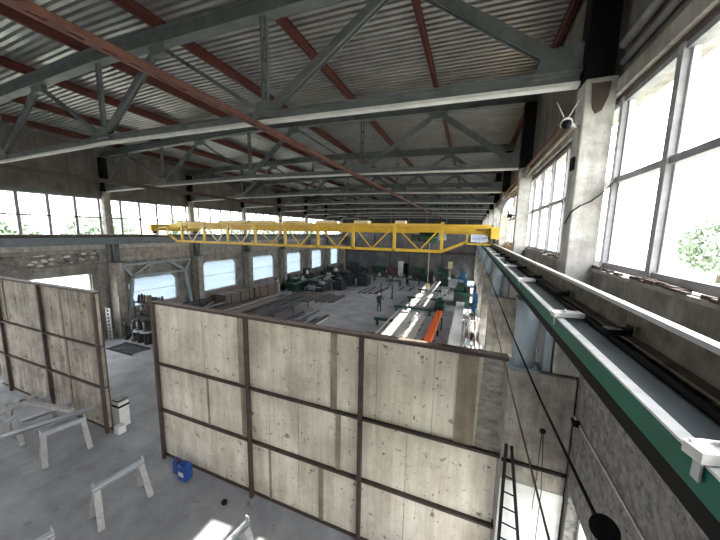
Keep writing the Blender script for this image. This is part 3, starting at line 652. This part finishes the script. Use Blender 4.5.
for lay in range(2):
    x = -20.6
    while x < -14.4:
        wd = R_.choice((.07, .1, .14, .2)); y0 = 12.9+R_.random()*.8; L = R_.choice((6, 9, 10.5, 10.8))
        if x < -19.4: L = min(L, 18.6-y0)
        if R_.random() < (.95, .75)[lay]: rod(x, y0+lay*.3, y0+L, .552+lay*.235, wd*.9, min(wd, .19), R_.choice(('stock', 'stock', 'stock_brown', 'stock_pale' if lay else 'stock')), kind=R_.choice(('bar', 'chan', 'tube')))
        x += wd+.07+R_.random()*.08
for i, y in enumerate((13.9, 16.3, 18.4, 20.6, 22.4)): solo('spacer_board', MB().box(-20.6 if y < 18 else -19.3, -14.4, y-.06, y+.06, .744, .785), 'strip', 'brown spacer board between the two layers of dark bars, %s' % ORD[i], 'board', 'spacer boards in the stock')
x = -14.0
while x < -10.7:                      # bars on the floor
    wd = R_.choice((.07, .1, .16)); y0 = 12.2+R_.random()*3; 
    if abs(x+10.98) < .28 or abs(x+wd+10.98) < .28: x += .1; continue
    if R_.random() < .9: rod(x, y0, min(22.5, y0+R_.choice((5, 6, 9))), .002, wd, wd, R_.choice(('stock', 'stock_brown', 'stock')), kind='bar')
    x += wd+.05+R_.random()*.14
solo('white_pipe', MB().tube((-10.9, 16.9, .062), (-10.9, 20.8, .062), .06, .06, 10), 'profile', 'single short white pipe on the floor at the edge of the dark bars', 'pipe')
solo('dark_sleeper', MB().box(-11.25, -11.05, 16.5, 21.2, .002, .2), 'stock', 'dark block beam beside the short white pipe', 'beam')
x = -18.6
while x < -12.9:
    wd = .12; rod(x, 24.5+R_.random()*1.5, 28.5+R_.random()*.8, .002, wd, .14, R_.choice(('stock_brown', 'stock')), kind='bar'); x += .2+R_.random()*.16
solo('long_pipe', MB().tube((-17.7, 12.4, 1.06), (-20.6, 17.9, 1.06), .07, .07, 10), 'stock_pale', 'long pale pipe lying aslant on top of the left stock', 'pipe')
# wrapped sheet packs along the left wall
for i, (x0, x1, y0, y1, z1, m, lab) in enumerate(((-21.35, -20.95, 13.0, 17.6, 1.35, 'stock', 'long dark sheet stack standing before the first filmed windows'),
        (-21.25, -19.9, 18.6, 22.0, 1.55, 'stock_brown', 'tall brownish wrapped pack by the left wall, nearer one'), (-21.25, -19.9, 22.3, 26.0, 1.6, 'stock_brown', 'tall brownish wrapped pack by the left wall, farther one'))):
    t = thing('sheet_pack', ((x0+x1)/2, (y0+y1)/2, 0), lab, 'pack', 'packs along the left wall')
    z0 = .0 if i == 0 else 1.0; zb = 0.002 if i == 0 else .002
    bevel(part('pack', MB().box(x0, x1, y0, y1, .12, z1), m, t), .06, 2)
    for q in range(3): yy = y0+(y1-y0)*(q+.5)/3; part('strap', MB().box(x0-.01, x1+.01, yy-.04, yy+.04, .11, z1+.01), 'black', t)
    part('skid', MB().box(x0+.1, x1-.1, y0+.1, y1-.1, 0.0, .118), 'strip', t)
# machinery heap in the passage
t = thing('flange_machine', (-19.1, 11.3, 0), 'dark twin cylinder machine with grey flanges standing behind the passage', 'machine')
for dx in (-.35, .3):
    part('cylinder', MB().tube((-19.1+dx, 11.3, .002), (-19.1+dx, 11.3, 1.55), .24, .24, 18), 'machine_dark', t)
    part('flange', MB().tube((-19.1+dx, 11.3, .78), (-19.1+dx, 11.3, .86), .42, .42, 18), 'galv', t); part('top_flange', MB().tube((-19.1+dx, 11.3, 1.55), (-19.1+dx, 11.3, 1.63), .34, .34, 18), 'machine_dark', t)
t = thing('parts_rack', (-20.4, 12.0, 0), 'rusty openwork rack of small parts between the left column and the passage', 'rack')
for z in (.5, 1.1, 1.7, 2.3): part('shelf', MB().box(-21.1, -18.3, 11.9, 12.5, z, z+.05), 'rust', t)
for x in (-21.05, -19.7, -18.35):
    for y in (11.93, 12.47): part('upright', MB().box(x-.04, x+.04, y-.03, y+.03, 0, 2.5), 'rust', t)
k = 0
for z in (.55, 1.15, 1.75):
    for i in range(6):
        x = -20.8+.42*i; r = .09+R_.random()*.09; m = R_.choice(('machine_dark', 'stock_brown', 'rust', 'galv', 'stock_pale'))
        q = MB().lathe([(0, .001), (r, .001), (r, .1), (r*.5, .13), (r*.5, .25+R_.random()*.12), (r*.8, .38), (0, .39)], (x, 12.2, z), 10)
        solo('cast_part', q, m, 'small cast machine part on the rusty rack by the left column', 'machine part', 'cast parts on the rusty rack')
for i in range(13):
    x = -21.0+.25*i; y = 11.15+.35*R_.random()
    if -19.95 < x < -18.3: y = 11.5+.0*i; continue
    r = .1+R_.random()*.06; h = .5+R_.random()*1.1
    solo('cast_part', MB().lathe([(0, .002), (r, .002), (r, .15), (r*.5, .2), (r*.5, h*.6), (r*.95, h*.65), (r*.9, h), (0, h)], (x, y, 0), 10), R_.choice(('machine_dark', 'stock_brown', 'rust', 'stock', 'stock_pale')), 'upright dark cast part standing on the floor beside the twin cylinder machine', 'machine part', 'cast parts on the floor by the machine')
for i in range(9):
    x = -20.9+.29*i; r = .1+R_.random()*.05
    solo('cast_part', MB().lathe([(0, .001), (r, .001), (r, .12), (r*.6, .3+R_.random()*.3), (0, .32+R_.random()*.3)], (x, 12.2, 2.352), 10), R_.choice(('machine_dark', 'strip', 'rust', 'stock_brown', 'cream')), 'cast part on the top shelf of the rusty rack by the left column', 'machine part', 'cast parts on top of the rusty rack')
t = thing('floor_grating', (-19.0, 10.3, 0), 'dark slatted grating lying flat on the floor in the passage', 'grating')
gm = MB(); 
for i in range(7): gm.box(-20.1+.33*i, -19.95+.33*i, 9.75, 10.75, .05, .09)
part('slats', gm, 'machine_dark', t); part('frame', MB().box(-20.2, -17.85, 9.72, 9.8, .002, .09).box(-20.2, -17.85, 10.7, 10.78, .002, .09), 'machine_dark', t)

# middle stock: bright profiles on green sleepers
for i, (y, x0, x1) in enumerate(((17.5, -6.3, -2.9), (20.9, -6.8, -3.0), (25.2, -6.3, -2.8), (29.6, -6.0, -2.5), (34.2, -5.6, -2.2))):
    t = thing('green_trestle', ((x0+x1)/2, y, 0), 'dark green trestle beam under the bright profiles, %s' % ORD[i], 'trestle', 'green trestles')
    part('beam', MB().box(x0, x1, y-.13, y+.13, .42, .60), 'machine_green', t)
    for x in (x0+.25, x1-.25): part('leg', MB().box(x-.08, x+.08, y-.12, y+.12, 0, .42), 'machine_green', t)
xs_ = [-5.55, -5.05, -4.72, -4.42, -4.12, -3.75, -3.42, -3.15]
for i, x in enumerate(xs_):
    wd = .07 if i == 0 else .24
    rod(x, 16.6+R_.random()*.6, 22.2+R_.random()*2.6, .602, wd, .1, 'profile', dx=.02, kind='bar' if i % 3 or i == 3 or i == 6 else 'chan')
for i, x in enumerate([-4.9, -4.5, -4.1, -3.7]): rod(x, 25.8+R_.random()*.5, 30.6+R_.random(), .602, .22, .1, 'profile', dx=.1)
for i, x in enumerate([-4.3, -3.85]): rod(x, 33.0+R_.random(), 40.2, .602, .22, .1, 'profile', dx=.2)
rod(-4.0, 17.2, 21.4, .705, .3, .08, 'profile', dx=.5); rod(-4.7, 25.0, 30.1, .705, .3, .08, 'profile', dx=.7)
for i, x in enumerate([-7.05, -6.85, -6.65]): rod(x, 25.6+R_.random(), 32+R_.random()*1.5, .602 if x > -5.9 else .002, .14, .14, 'galv', kind='chan')
for i, x in enumerate([-2.9, -2.6]): rod(x, 29.2+R_.random(), 34.6, .602, .16, .12, 'profile', dx=.3)
# orange beam
t = thing('orange_beam', (-2.0, 19.2, 0), 'bright orange painted beam on dark stands right of the bright profiles', 'beam')
om = MB(); om.box(-2.22, -1.78, 15.6, 22.9, 1.17, 1.20); om.box(-2.22, -2.19, 15.6, 22.9, .98, 1.17); om.box(-1.81, -1.78, 15.6, 22.9, .98, 1.17); om.box(-2.19, -1.81, 22.85, 22.9, .98, 1.17)
part('beam', om, 'orange', t)
for y in (16.8, 21.6):
    part('stand', MB().box(-2.4, -1.6, y-.06, y+.06, .88, .98).box(-2.35, -2.25, y-.05, y+.05, 0, .88).box(-1.75, -1.65, y-.05, y+.05, 0, .88), 'machine_dark', t)
def table(name, x0, x1, y0, y1, z, m, lab, cat, top='steel_light'):
    t = thing(name, ((x0+x1)/2, (y0+y1)/2, 0), lab, cat)
    part('table_top', MB().box(x0, x1, y0, y1, z-.1, z), top, t)
    y = y0+.3
    while y < y1: part('leg', MB().box(x0+.03, x0+.13, y-.05, y+.05, 0, z-.1).box(x1-.13, x1-.03, y-.05, y+.05, 0, z-.1), m, t); y += 2.4
    return t
table('roller_table', -.92, -.22, 15.2, 28, .9, 'machine_dark', 'long narrow grey roller table leading to the green machine', 'table')
t = table('cluttered_bench', -.08, .62, 15.2, 24.4, .9, 'machine_dark', 'long white bench covered with parts in front of the blue machine', 'bench', 'profile')
for i in range(34):
    y = 15.4+(i//2)*.52; x = (.0 if i % 2 else .31)+R_.random()*.03; s_ = .08+R_.random()*.14; h = .04+R_.random()*.22
    solo('loose_part', MB().box(x, x+s_*1.1, y, y+s_*1.9, .901, .901+h).box(x+.01, x+s_*.5, y+.01, y+s_, .901+h, .92+h*1.4), R_.choice(('machine_dark', 'stock_brown', 'cream', 'galv', 'rust', 'stock_pale')), 'small loose part lying on the long white bench', 'part', 'parts on the white bench')
for i in range(7):
    x = .68+.012*i; x = .70+.075*(i % 4); z = .95+.09*(i//4)
    solo('upright_pipe', MB().tube((x, 16+R_.random(), z), (x+.01, 24.6+R_.random()*.8, z), .03, .03, 8), R_.choice(('profile', 'stock_brown', 'galv')), 'thin pipe in the bundle between the white bench and the right columns', 'pipe', 'pipes by the right columns')
for i, y in enumerate((16.8, 20.6, 24.4)): rackbeam(.66, 1.0, y, 0, .91, 'small pipe stand between the white bench and the right columns, %s' % ORD[i], 'machine_dark', 'pipe stands')
# machines
def machine(x0, x1, y0, y1, h, m, lab, m2='machine_dark', name='machine_tool', cat='machine'):
    t = thing(name, ((x0+x1)/2, (y0+y1)/2, 0), lab, cat); w_ = x1-x0; d = y1-y0
    bevel(part('body', MB().box(x0, x1, y0, y1, 0.002, h*.72), m, t), .04, 2)
    bevel(part('head', MB().box(x0+w_*.12, x1-w_*.3, y0+d*.2, y1-d*.15, h*.725, h), m, t), .04, 2)
    part('control_panel', MB().box(x1-w_*.28, x1-w_*.06, y0+d*.1, y0+d*.3, h*.725, h*.93), m2, t)
    part('door', MB().box(x0+w_*.12, x1-w_*.45, y0-.03, y0-.002, h*.12, h*.62), m2, t)
    part('table', MB().box(x0+w_*.1, x1-w_*.1, y0-.28, y0-.032, h*.42, h*.47), m2, t)
    return t
machine(-1.3, .25, 29.6, 32.6, 2.1, 'machine_green', 'large green machine behind the roller table', 'machine_dark')
machine(-2.8, -2.0, 26.5, 28.6, 1.1, 'machine_green', 'small dark green machine left of the large green machine', 'machine_dark')
t = thing('blue_saw', (.75, 26.5, 0), 'blue band saw with an angular head at the end of the white bench', 'machine')
bevel(part('base', MB().box(.42, 1.15, 25.6, 27.2, .002, 1.0), 'machine_blue', t), .04)
bevel(part('head', MB().prism([(25.3, 1.55), (25.9, 1.05), (27.0, 1.05), (27.2, 1.9), (26.0, 2.25)], .45, .95, 'X'), 'machine_blue', t), .03); part('saw_cover', MB().box(.5, .9, 25.3, 26.6, 1.30, 1.36), 'cream', t)
part('motor', MB().tube((.96, 26.4, 1.5), (1.25, 26.4, 1.5), .2, .2, 14), 'machine_blue', t)
t = thing('blue_saw', (.85, 31.2, 0), 'second blue machine behind the blue band saw', 'machine')
bevel(part('base', MB().box(.5, 1.2, 30.4, 32.0, .002, 1.4), 'machine_blue', t), .04); bevel(part('head', MB().box(.55, 1.0, 30.8, 31.7, 1.402, 2.1), 'machine_blue', t), .04)
machine(-1.2, -.1, 38, 40, 2.3, 'machine_blue', 'grey blue cabinet machine under the crane sign at the far end', 'galv')
machine(-4.4, -2.6, 40.5, 42, 2.6, 'machine_green', 'dark green machine by the end wall behind the bright profiles')
machine(-8.2, -6.2, 43.5, 45.2, 2.0, 'machine_green', 'green machine at the end wall right of the white cabinet')
machine(-6.0, -4.8, 42, 43.4, 1.7, 'machine_dark', 'dark machine in front of the end wall near the hall centre')
machine(-18.6, -16.2, 29.6, 31.4, 1.3, 'machine_dark', 'wide dark machine at the far side of the brown floor bars', 'galv')
machine(-15.9, -14.6, 31.4, 33.0, 1.5, 'machine_dark', 'dark machine touching the wide dark machine on its right')
machine(-16.6, -14.8, 34.2, 36.4, 2.0, 'machine_dark', 'tall dark machine behind the wide dark machine')
machine(-14.2, -12.8, 35.4, 37.2, 1.6, 'machine_dark', 'dark machine beside the open floor at the far left centre')
machine(-19.6, -17.8, 36.4, 38.8, 2.2, 'machine_dark', 'dark machine in front of the far left filmed windows', 'cream')
machine(-20.9, -19.9, 32.0, 33.6, 2.3, 'machine_dark', 'narrow dark press beside the left wall', 'cream')
machine(-18.2, -16.4, 41.5, 43.6, 2.4, 'machine_dark', 'dark machine in the far left corner by the end wall')
machine(-20.6, -19.4, 28.6, 30.6, 1.5, 'machine_green', 'dark green machine behind the farther tall wrapped pack')
t = table('green_conveyor', -19.3, -18.7, 27.5, 36, 1.15, 'machine_green', 'long dark green conveyor running away along the left stock', 'conveyor', 'machine_green')
def cabinet(x0, x1, y0, y1, h, m, lab, name='cabinet'):
    t = thing(name, ((x0+x1)/2, (y0+y1)/2, 0), lab, 'cabinet')
    part('body', MB().box(x0, x1, y0, y1, .002, h), m, t); mx = (x0+x1)/2
    for a, b in ((x0+.04, mx-.01), (mx+.01, x1-.04)):
        d = part('door', MB().box(a, b, y0-.03, y0-.002, .08, h-.06), m, t); part('handle', MB().box((b-.1 if a < mx-.1 and b < mx else a+.06), (b-.06 if b < mx else a+.1), y0-.055, y0-.031, h*.45, h*.6), 'black', d)
cabinet(-15.9, -13.7, 46.6, 47.5, 1.5, 'machine_green', 'wide green cabinet against the end wall')
cabinet(-13.45, -12.0, 46.6, 47.5, 1.2, 'red_brown', 'low red brown cabinet between the green and white cabinets')
cabinet(-11.15, -10.35, 46.4, 47.2, 2.5, 'cream', 'tall white cabinet against the end wall')
cabinet(-10.3, -9.6, 46.6, 47.4, 2.2, 'black', 'tall black cabinet right of the white cabinet')
t = thing('jib_post', (-2.1, 35, 0), 'slim tan post with a pale top among the far machines', 'post')
part('post', MB().box(-2.2, -2.0, 34.9, 35.1, .003, 3.8), 'stock_pale', t); part('box', MB().box(-2.35, -1.85, 34.85, 35.15, 3.2, 4.0), 'yellow_pale', t); part('lamp', MB().box(-2.3, -1.95, 34.8, 34.95, 1.9, 2.15), 'cream', t)
for x in (-7.9, -9.2): solo('tool_post', MB().box(x, x+.12, 30.2, 30.32, .002, 1.6).box(x-.1, x+.22, 30.1, 30.4, .002, .06), 'machine_dark', 'thin dark stand on the open floor near the far machines, %s one' % ('right' if x > -8 else 'left'), 'stand')
CL = random.Random(11)
TL = ['nearest the left wall', 'left of the open floor end', 'left behind the dark machines', 'in front of the white cabinet', 'right of the cabinets', 'in the far left corner', 'before the green cabinet', 'behind the person', 'beside the green end wall machine', 'at the far right']
def work_table(x, y, w_, d, lab, mt):
    t = thing('work_table', (x, y, 0), lab, 'table', 'dark work tables in the far hall')
    part('table_top', MB().box(x-w_/2, x+w_/2, y-d/2, y+d/2, .78, .86), mt, t)
    for sx in (-1, 1):
        for sy in (-1, 1): part('leg', MB().box(x+sx*(w_/2-.08)-.04, x+sx*(w_/2-.08)+.04, y+sy*(d/2-.08)-.04, y+sy*(d/2-.08)+.04, .002, .78), 'machine_dark', t)
    n_ = 0; xx = x-w_/2+.1
    while xx < x+w_/2-.5:
        h = .15+CL.random()*.55; ww = .22+CL.random()*.3; dd_ = .25+CL.random()*(d*.4)
        q = MB().box(xx, xx+ww, y-dd_/2, y+dd_/2, .862, .862+h*.6).tube((xx+ww/2, y, .862+h*.6), (xx+ww/2, y, .862+h), ww*.3, ww*.2, 10)
        solo('workpiece', q, CL.choice(('machine_dark', 'stock', 'stock_brown', 'galv', 'machine_green', 'stock_pale', 'rust')), 'small machined workpiece standing on a dark work table in the far hall', 'workpiece', 'workpieces on the far tables')
        xx += ww+.08+CL.random()*.2
for i, (x, y, w_, d) in enumerate(((-17.2, 33.2, 1.6, .9), (-12.2, 40.2, 2.2, 1.2), (-14.6, 41.5, 2.0, 1.2), (-9.5, 41.0, 2.2, 1.1), (-7.2, 39.2, 1.8, 1.0), (-17.0, 45.2, 1.8, 1.0), (-12.3, 44.2, 2.0, 1.0), (-9.4, 37.4, 1.6, .9), (-5.6, 45.8, 1.8, .9), (-2.2, 44.2, 2.0, 1.0))):
    work_table(x, y, w_, d, 'dark work table with workpieces in the far hall, ' + TL[i], CL.choice(('machine_dark', 'stock', 'machine_green')))
k = 0
for x0, x1, y0, y1, m, nn in ((-12.2, -9.8, 31.0, 36.4, 'stock', 9), (-8.4, -6.9, 34.8, 38.2, 'stock', 6)):
    x = x0
    while x < x1 and k < 40:
        L = (y1-y0)*(.6+.35*CL.random()); rod(x, y0+CL.random()*.6, y0+L, .002, .12, .12+.06*CL.random(), CL.choice(('stock', 'stock', 'galv')), dx=.15, kind='bar'); x += .26+CL.random()*.1; k += 1
CL2 = random.Random(5)
for i in range(46):
    x = -22.05+CL2.random()*.9; y = 27.5+i*.42; w_ = .14+CL2.random()*.14; h = .4+CL2.random()*1.3
    solo('wall_item', MB().box(x, x+w_*1.6, y, y+w_*1.3, .002, h*.7).box(x+w_*.3, x+w_*1.1, y+.04, y+w_, h*.7, h), CL2.choice(('machine_dark', 'black', 'stock_brown', 'stock', 'cream' if i % 9 == 0 else 'machine_green')), 'small dark upright item in the clutter along the foot of the left wall', 'clutter', 'clutter along the left wall')
# ---------------------------------------------------------------- person
def person(x, y, rz):
    t = thing('person', (x, y, 0), 'person in dark workwear and white helmet standing on the open floor, one arm out', 'person')
    J = dict(pel=(0, 0, .92), spine=(0, 0, 1.15), chest=(0, .01, 1.36), neck=(0, .01, 1.5), head=(0, -.01, 1.62), top=(0, -.01, 1.72),
             hl=(-.1, 0, .88), kl=(-.12, -.02, .48), al=(-.13, .02, .08), tl=(-.13, -.14, .04), hr=(.1, 0, .88), kr=(.13, -.02, .48), ar=(.15, .02, .08), tr=(.16, -.14, .04),
             sl=(-.19, .01, 1.42), el=(-.25, -.02, 1.15), wl_=(-.22, -.16, .93), fl_=(-.21, -.22, .86), sr=(.19, .01, 1.42), er=(.33, -.08, 1.2), wr_=(.42, -.28, 1.1), fr=(.45, -.36, 1.08))
    Rr = dict(pel=.15, spine=.135, chest=.15, neck=.06, head=.10, top=.075, hl=.095, kl=.062, al=.05, tl=.045, hr=.095, kr=.062, ar=.05, tr=.045, sl=.065, el=.045, wl_=.035, fl_=.03, sr=.065, er=.045, wr_=.035, fr=.03)
    E_ = [('pel','spine'),('spine','chest'),('chest','neck'),('neck','head'),('head','top'),('pel','hl'),('hl','kl'),('kl','al'),('al','tl'),('pel','hr'),('hr','kr'),('kr','ar'),('ar','tr'),('chest','sl'),('sl','el'),('el','wl_'),('wl_','fl_'),('chest','sr'),('sr','er'),('er','wr_'),('wr_','fr')]
    ks = list(J); me = bpy.data.meshes.new('body'); me.from_pydata([J[k] for k in ks], [(ks.index(a), ks.index(b)) for a, b in E_], [])
    o = bpy.data.objects.new('body', me); COL.objects.link(o); o.parent = t
    sk = o.modifiers.new('skin', 'SKIN'); lay = me.skin_vertices[0] if me.skin_vertices else None
    if lay is None:
        bm = bmesh.new(); bm.from_mesh(me); bm.verts.layers.skin.verify(); bm.to_mesh(me); bm.free(); lay = me.skin_vertices[0]
    for i, k in enumerate(ks): lay.data[i].radius = (Rr[k], Rr[k]); lay.data[i].use_root = (k == 'pel')
    ss = o.modifiers.new('sub', 'SUBSURF'); ss.levels = ss.render_levels = 2; me.materials.append(MT['cloth'])
    def pp(nm, mb, m): q = mk(nm, mb, m, Vector((0, 0, 0))); COL.objects.link(q); q.parent = t
    pp('face', MB().lathe([(0, -.11), (.06, -.09), (.088, -.02), (.092, .04), (.07, .09), (0, .11)], (0, -.03, 1.61), 14), 'skin')
    pp('helmet', MB().lathe([(.15, .0), (.125, .015), (.12, .06), (.09, .12), (.04, .15), (0, .155)], (0, -.02, 1.645), 18), 'helmet')
    for s in (-1, 1):
        c = Vector(J['fl_'] if s < 0 else J['fr']); hb = MB().lathe([(0, -.05), (.035, -.03), (.04, .02), (0, .05)], c, 8)
        for f in range(4): hb.tube(c+Vector((-.024+.016*f, -.02, -.03)), c+Vector((-.028+.018*f, -.05, -.085+.006*abs(f-1.5))), .009, .007, 6)
        hb.tube(c+Vector((-s*.03, -.01, 0)), c+Vector((-s*.055, -.04, -.04)), .011, .008, 6)
        pp('hand', hb, 'skin')
    pp('sleeve_cuff', MB().tube((.39, -.23, 1.12), (.43, -.31, 1.09), .045, .045, 10), 'cream')
    t.rotation_euler = (0, 0, rz)
person(-7.56, 24.54, .6)

# ---------------------------------------------------------------- outside
struct('ground', MB().box(-160, 160, -120, 200, -.9, -.6), 'ground', 'pale yard ground outside the windows', 'ground')
def tree(x, y, h, r, lab, grp, seed):
    rr = random.Random(seed); t = thing('broadleaf_tree', (x, y, -.6), lab, 'tree', grp)
    tk = MB().tube((x, y, -.6), (x+.2, y, h*.45), h*.035, h*.02, 8)
    for i in range(5): a = i*1.3+rr.random(); tk.tube((x+.1, y, h*.32+.1*i), (x+r*.6*math.cos(a), y+r*.6*math.sin(a), h*(.5+.06*i)), h*.012, h*.006, 6)
    part('trunk', tk, 'bark', t)
    c = MB()
    for i in range(2200):
        u = rr.random()*2*PI; ph = math.acos(2*rr.random()-1); q = r*(.72+.3*rr.random())*(1+.25*math.sin(3*u+seed)*math.sin(2*ph))
        p = Vector((x+q*math.sin(ph)*math.cos(u), y+q*math.sin(ph)*math.sin(u), h*.62+q*.85*math.cos(ph)))
        s_ = r*(.045+.06*rr.random()); e = Euler((rr.random()*6, rr.random()*6, rr.random()*6)).to_matrix()
        c.add([p+e @ Vector(v)*s_ for v in ((-1, -.5, 0), (1, -.6, .2), (.7, .8, -.2), (-.6, .7, .2))], [(0, 1, 2, 3)])
    part('crown', c, 'leaf', t)
for i, (x, y, h, r) in enumerate(((50, 24, 10, 3.6), (36, 38, 8.5, 4), (52, 33, 9.5, 4), (31, 13, 7.5, 2.6), (46, 50, 10, 5), (38, 64, 10, 5), (47, 12, 9, 4))):
    tree(x, y, h, r, '%s hazy green tree seen through the right windows, counted along the yard' % (ORD[i] if i else 'first'), 'trees beyond the right windows', i)
for i, (x, y, h, r) in enumerate(((-46, 2, 9, 3.6), (-45, 13, 9.2, 3.8), (-48, 24, 9, 4), (-46, 36, 8.5, 4), (-47, 49, 9, 4), (-46, 61, 9, 4.4), (-50, 76, 9, 5))):
    tree(x, y, h, r, '%s pale green tree seen through the left glazing, counted from the viewer' % (ORD[i] if i else 'first'), 'trees beyond the left windows', 20+i)
t = thing('low_building', (38, 22, -.6), 'low flat pale building with a railing across the yard outside the nearest right window', 'building')
part('wall', MB().box(34, 44, 19.5, 31, -.6, 5.2), 'house', t); part('roof', MB().box(33.6, 44.4, 19, 31.5, 5.2, 5.5), 'roofing', t)
rl = MB(); rl.box(33.7, 33.76, 19.2, 31.3, 6.35, 6.43)
for i in range(25): rl.box(33.7, 33.76, 19.2+.5*i, 19.26+.5*i, 5.5, 6.35)
part('railing', rl, 'roofing', t)
for i in range(4): part('window', MB().box(33.93, 33.99, 20.5+2.7*i, 22+2.7*i, 1.8, 3.6), 'machine_dark', t)
t = thing('yard_wall', (26, 12, -.6), 'long pale boundary wall in the yard outside the right windows', 'wall')
part('wall', MB().box(26, 26.3, -20, 60, -.6, 1.5), 'house', t); part('coping', MB().box(25.9, 26.4, -20, 60, 1.5, 1.65), 'roofing', t)
def car(x, y, m, lab):
    t = thing('parked_car', (x, y, -.6), lab, 'car', 'parked cars in the yard')
    pr = [(y-2.1, -.3), (y+2.1, -.3), (y+2.15, .2), (y+1.5, .35), (y+.8, .85), (y-1.0, .85), (y-1.7, .4), (y-2.1, .3)]
    bevel(part('body', MB().prism(pr, x-.85, x+.85, 'X'), m, t), .08); part('window_band', MB().prism([(y+1.25, .4), (y+.75, .78), (y-.95, .78), (y-1.5, .42)], x-.87, x+.87, 'X'), 'machine_dark', t)
    for a in (-1.3, 1.3):
        for b in (-.78, .78): part('wheel', MB().tube((x+b-.1, y+a, -.28), (x+b+.1, y+a, -.28), .31, .31, 16), 'black', t)
for i, (y, m, lab) in enumerate(((2, 'white', 'white car parked nearest in the yard outside the right window'), (8, 'stock', 'dark car parked in the yard beside the white one'), (14, 'galv', 'silver car parked farthest along the yard wall'))): car(22, y, m, lab)
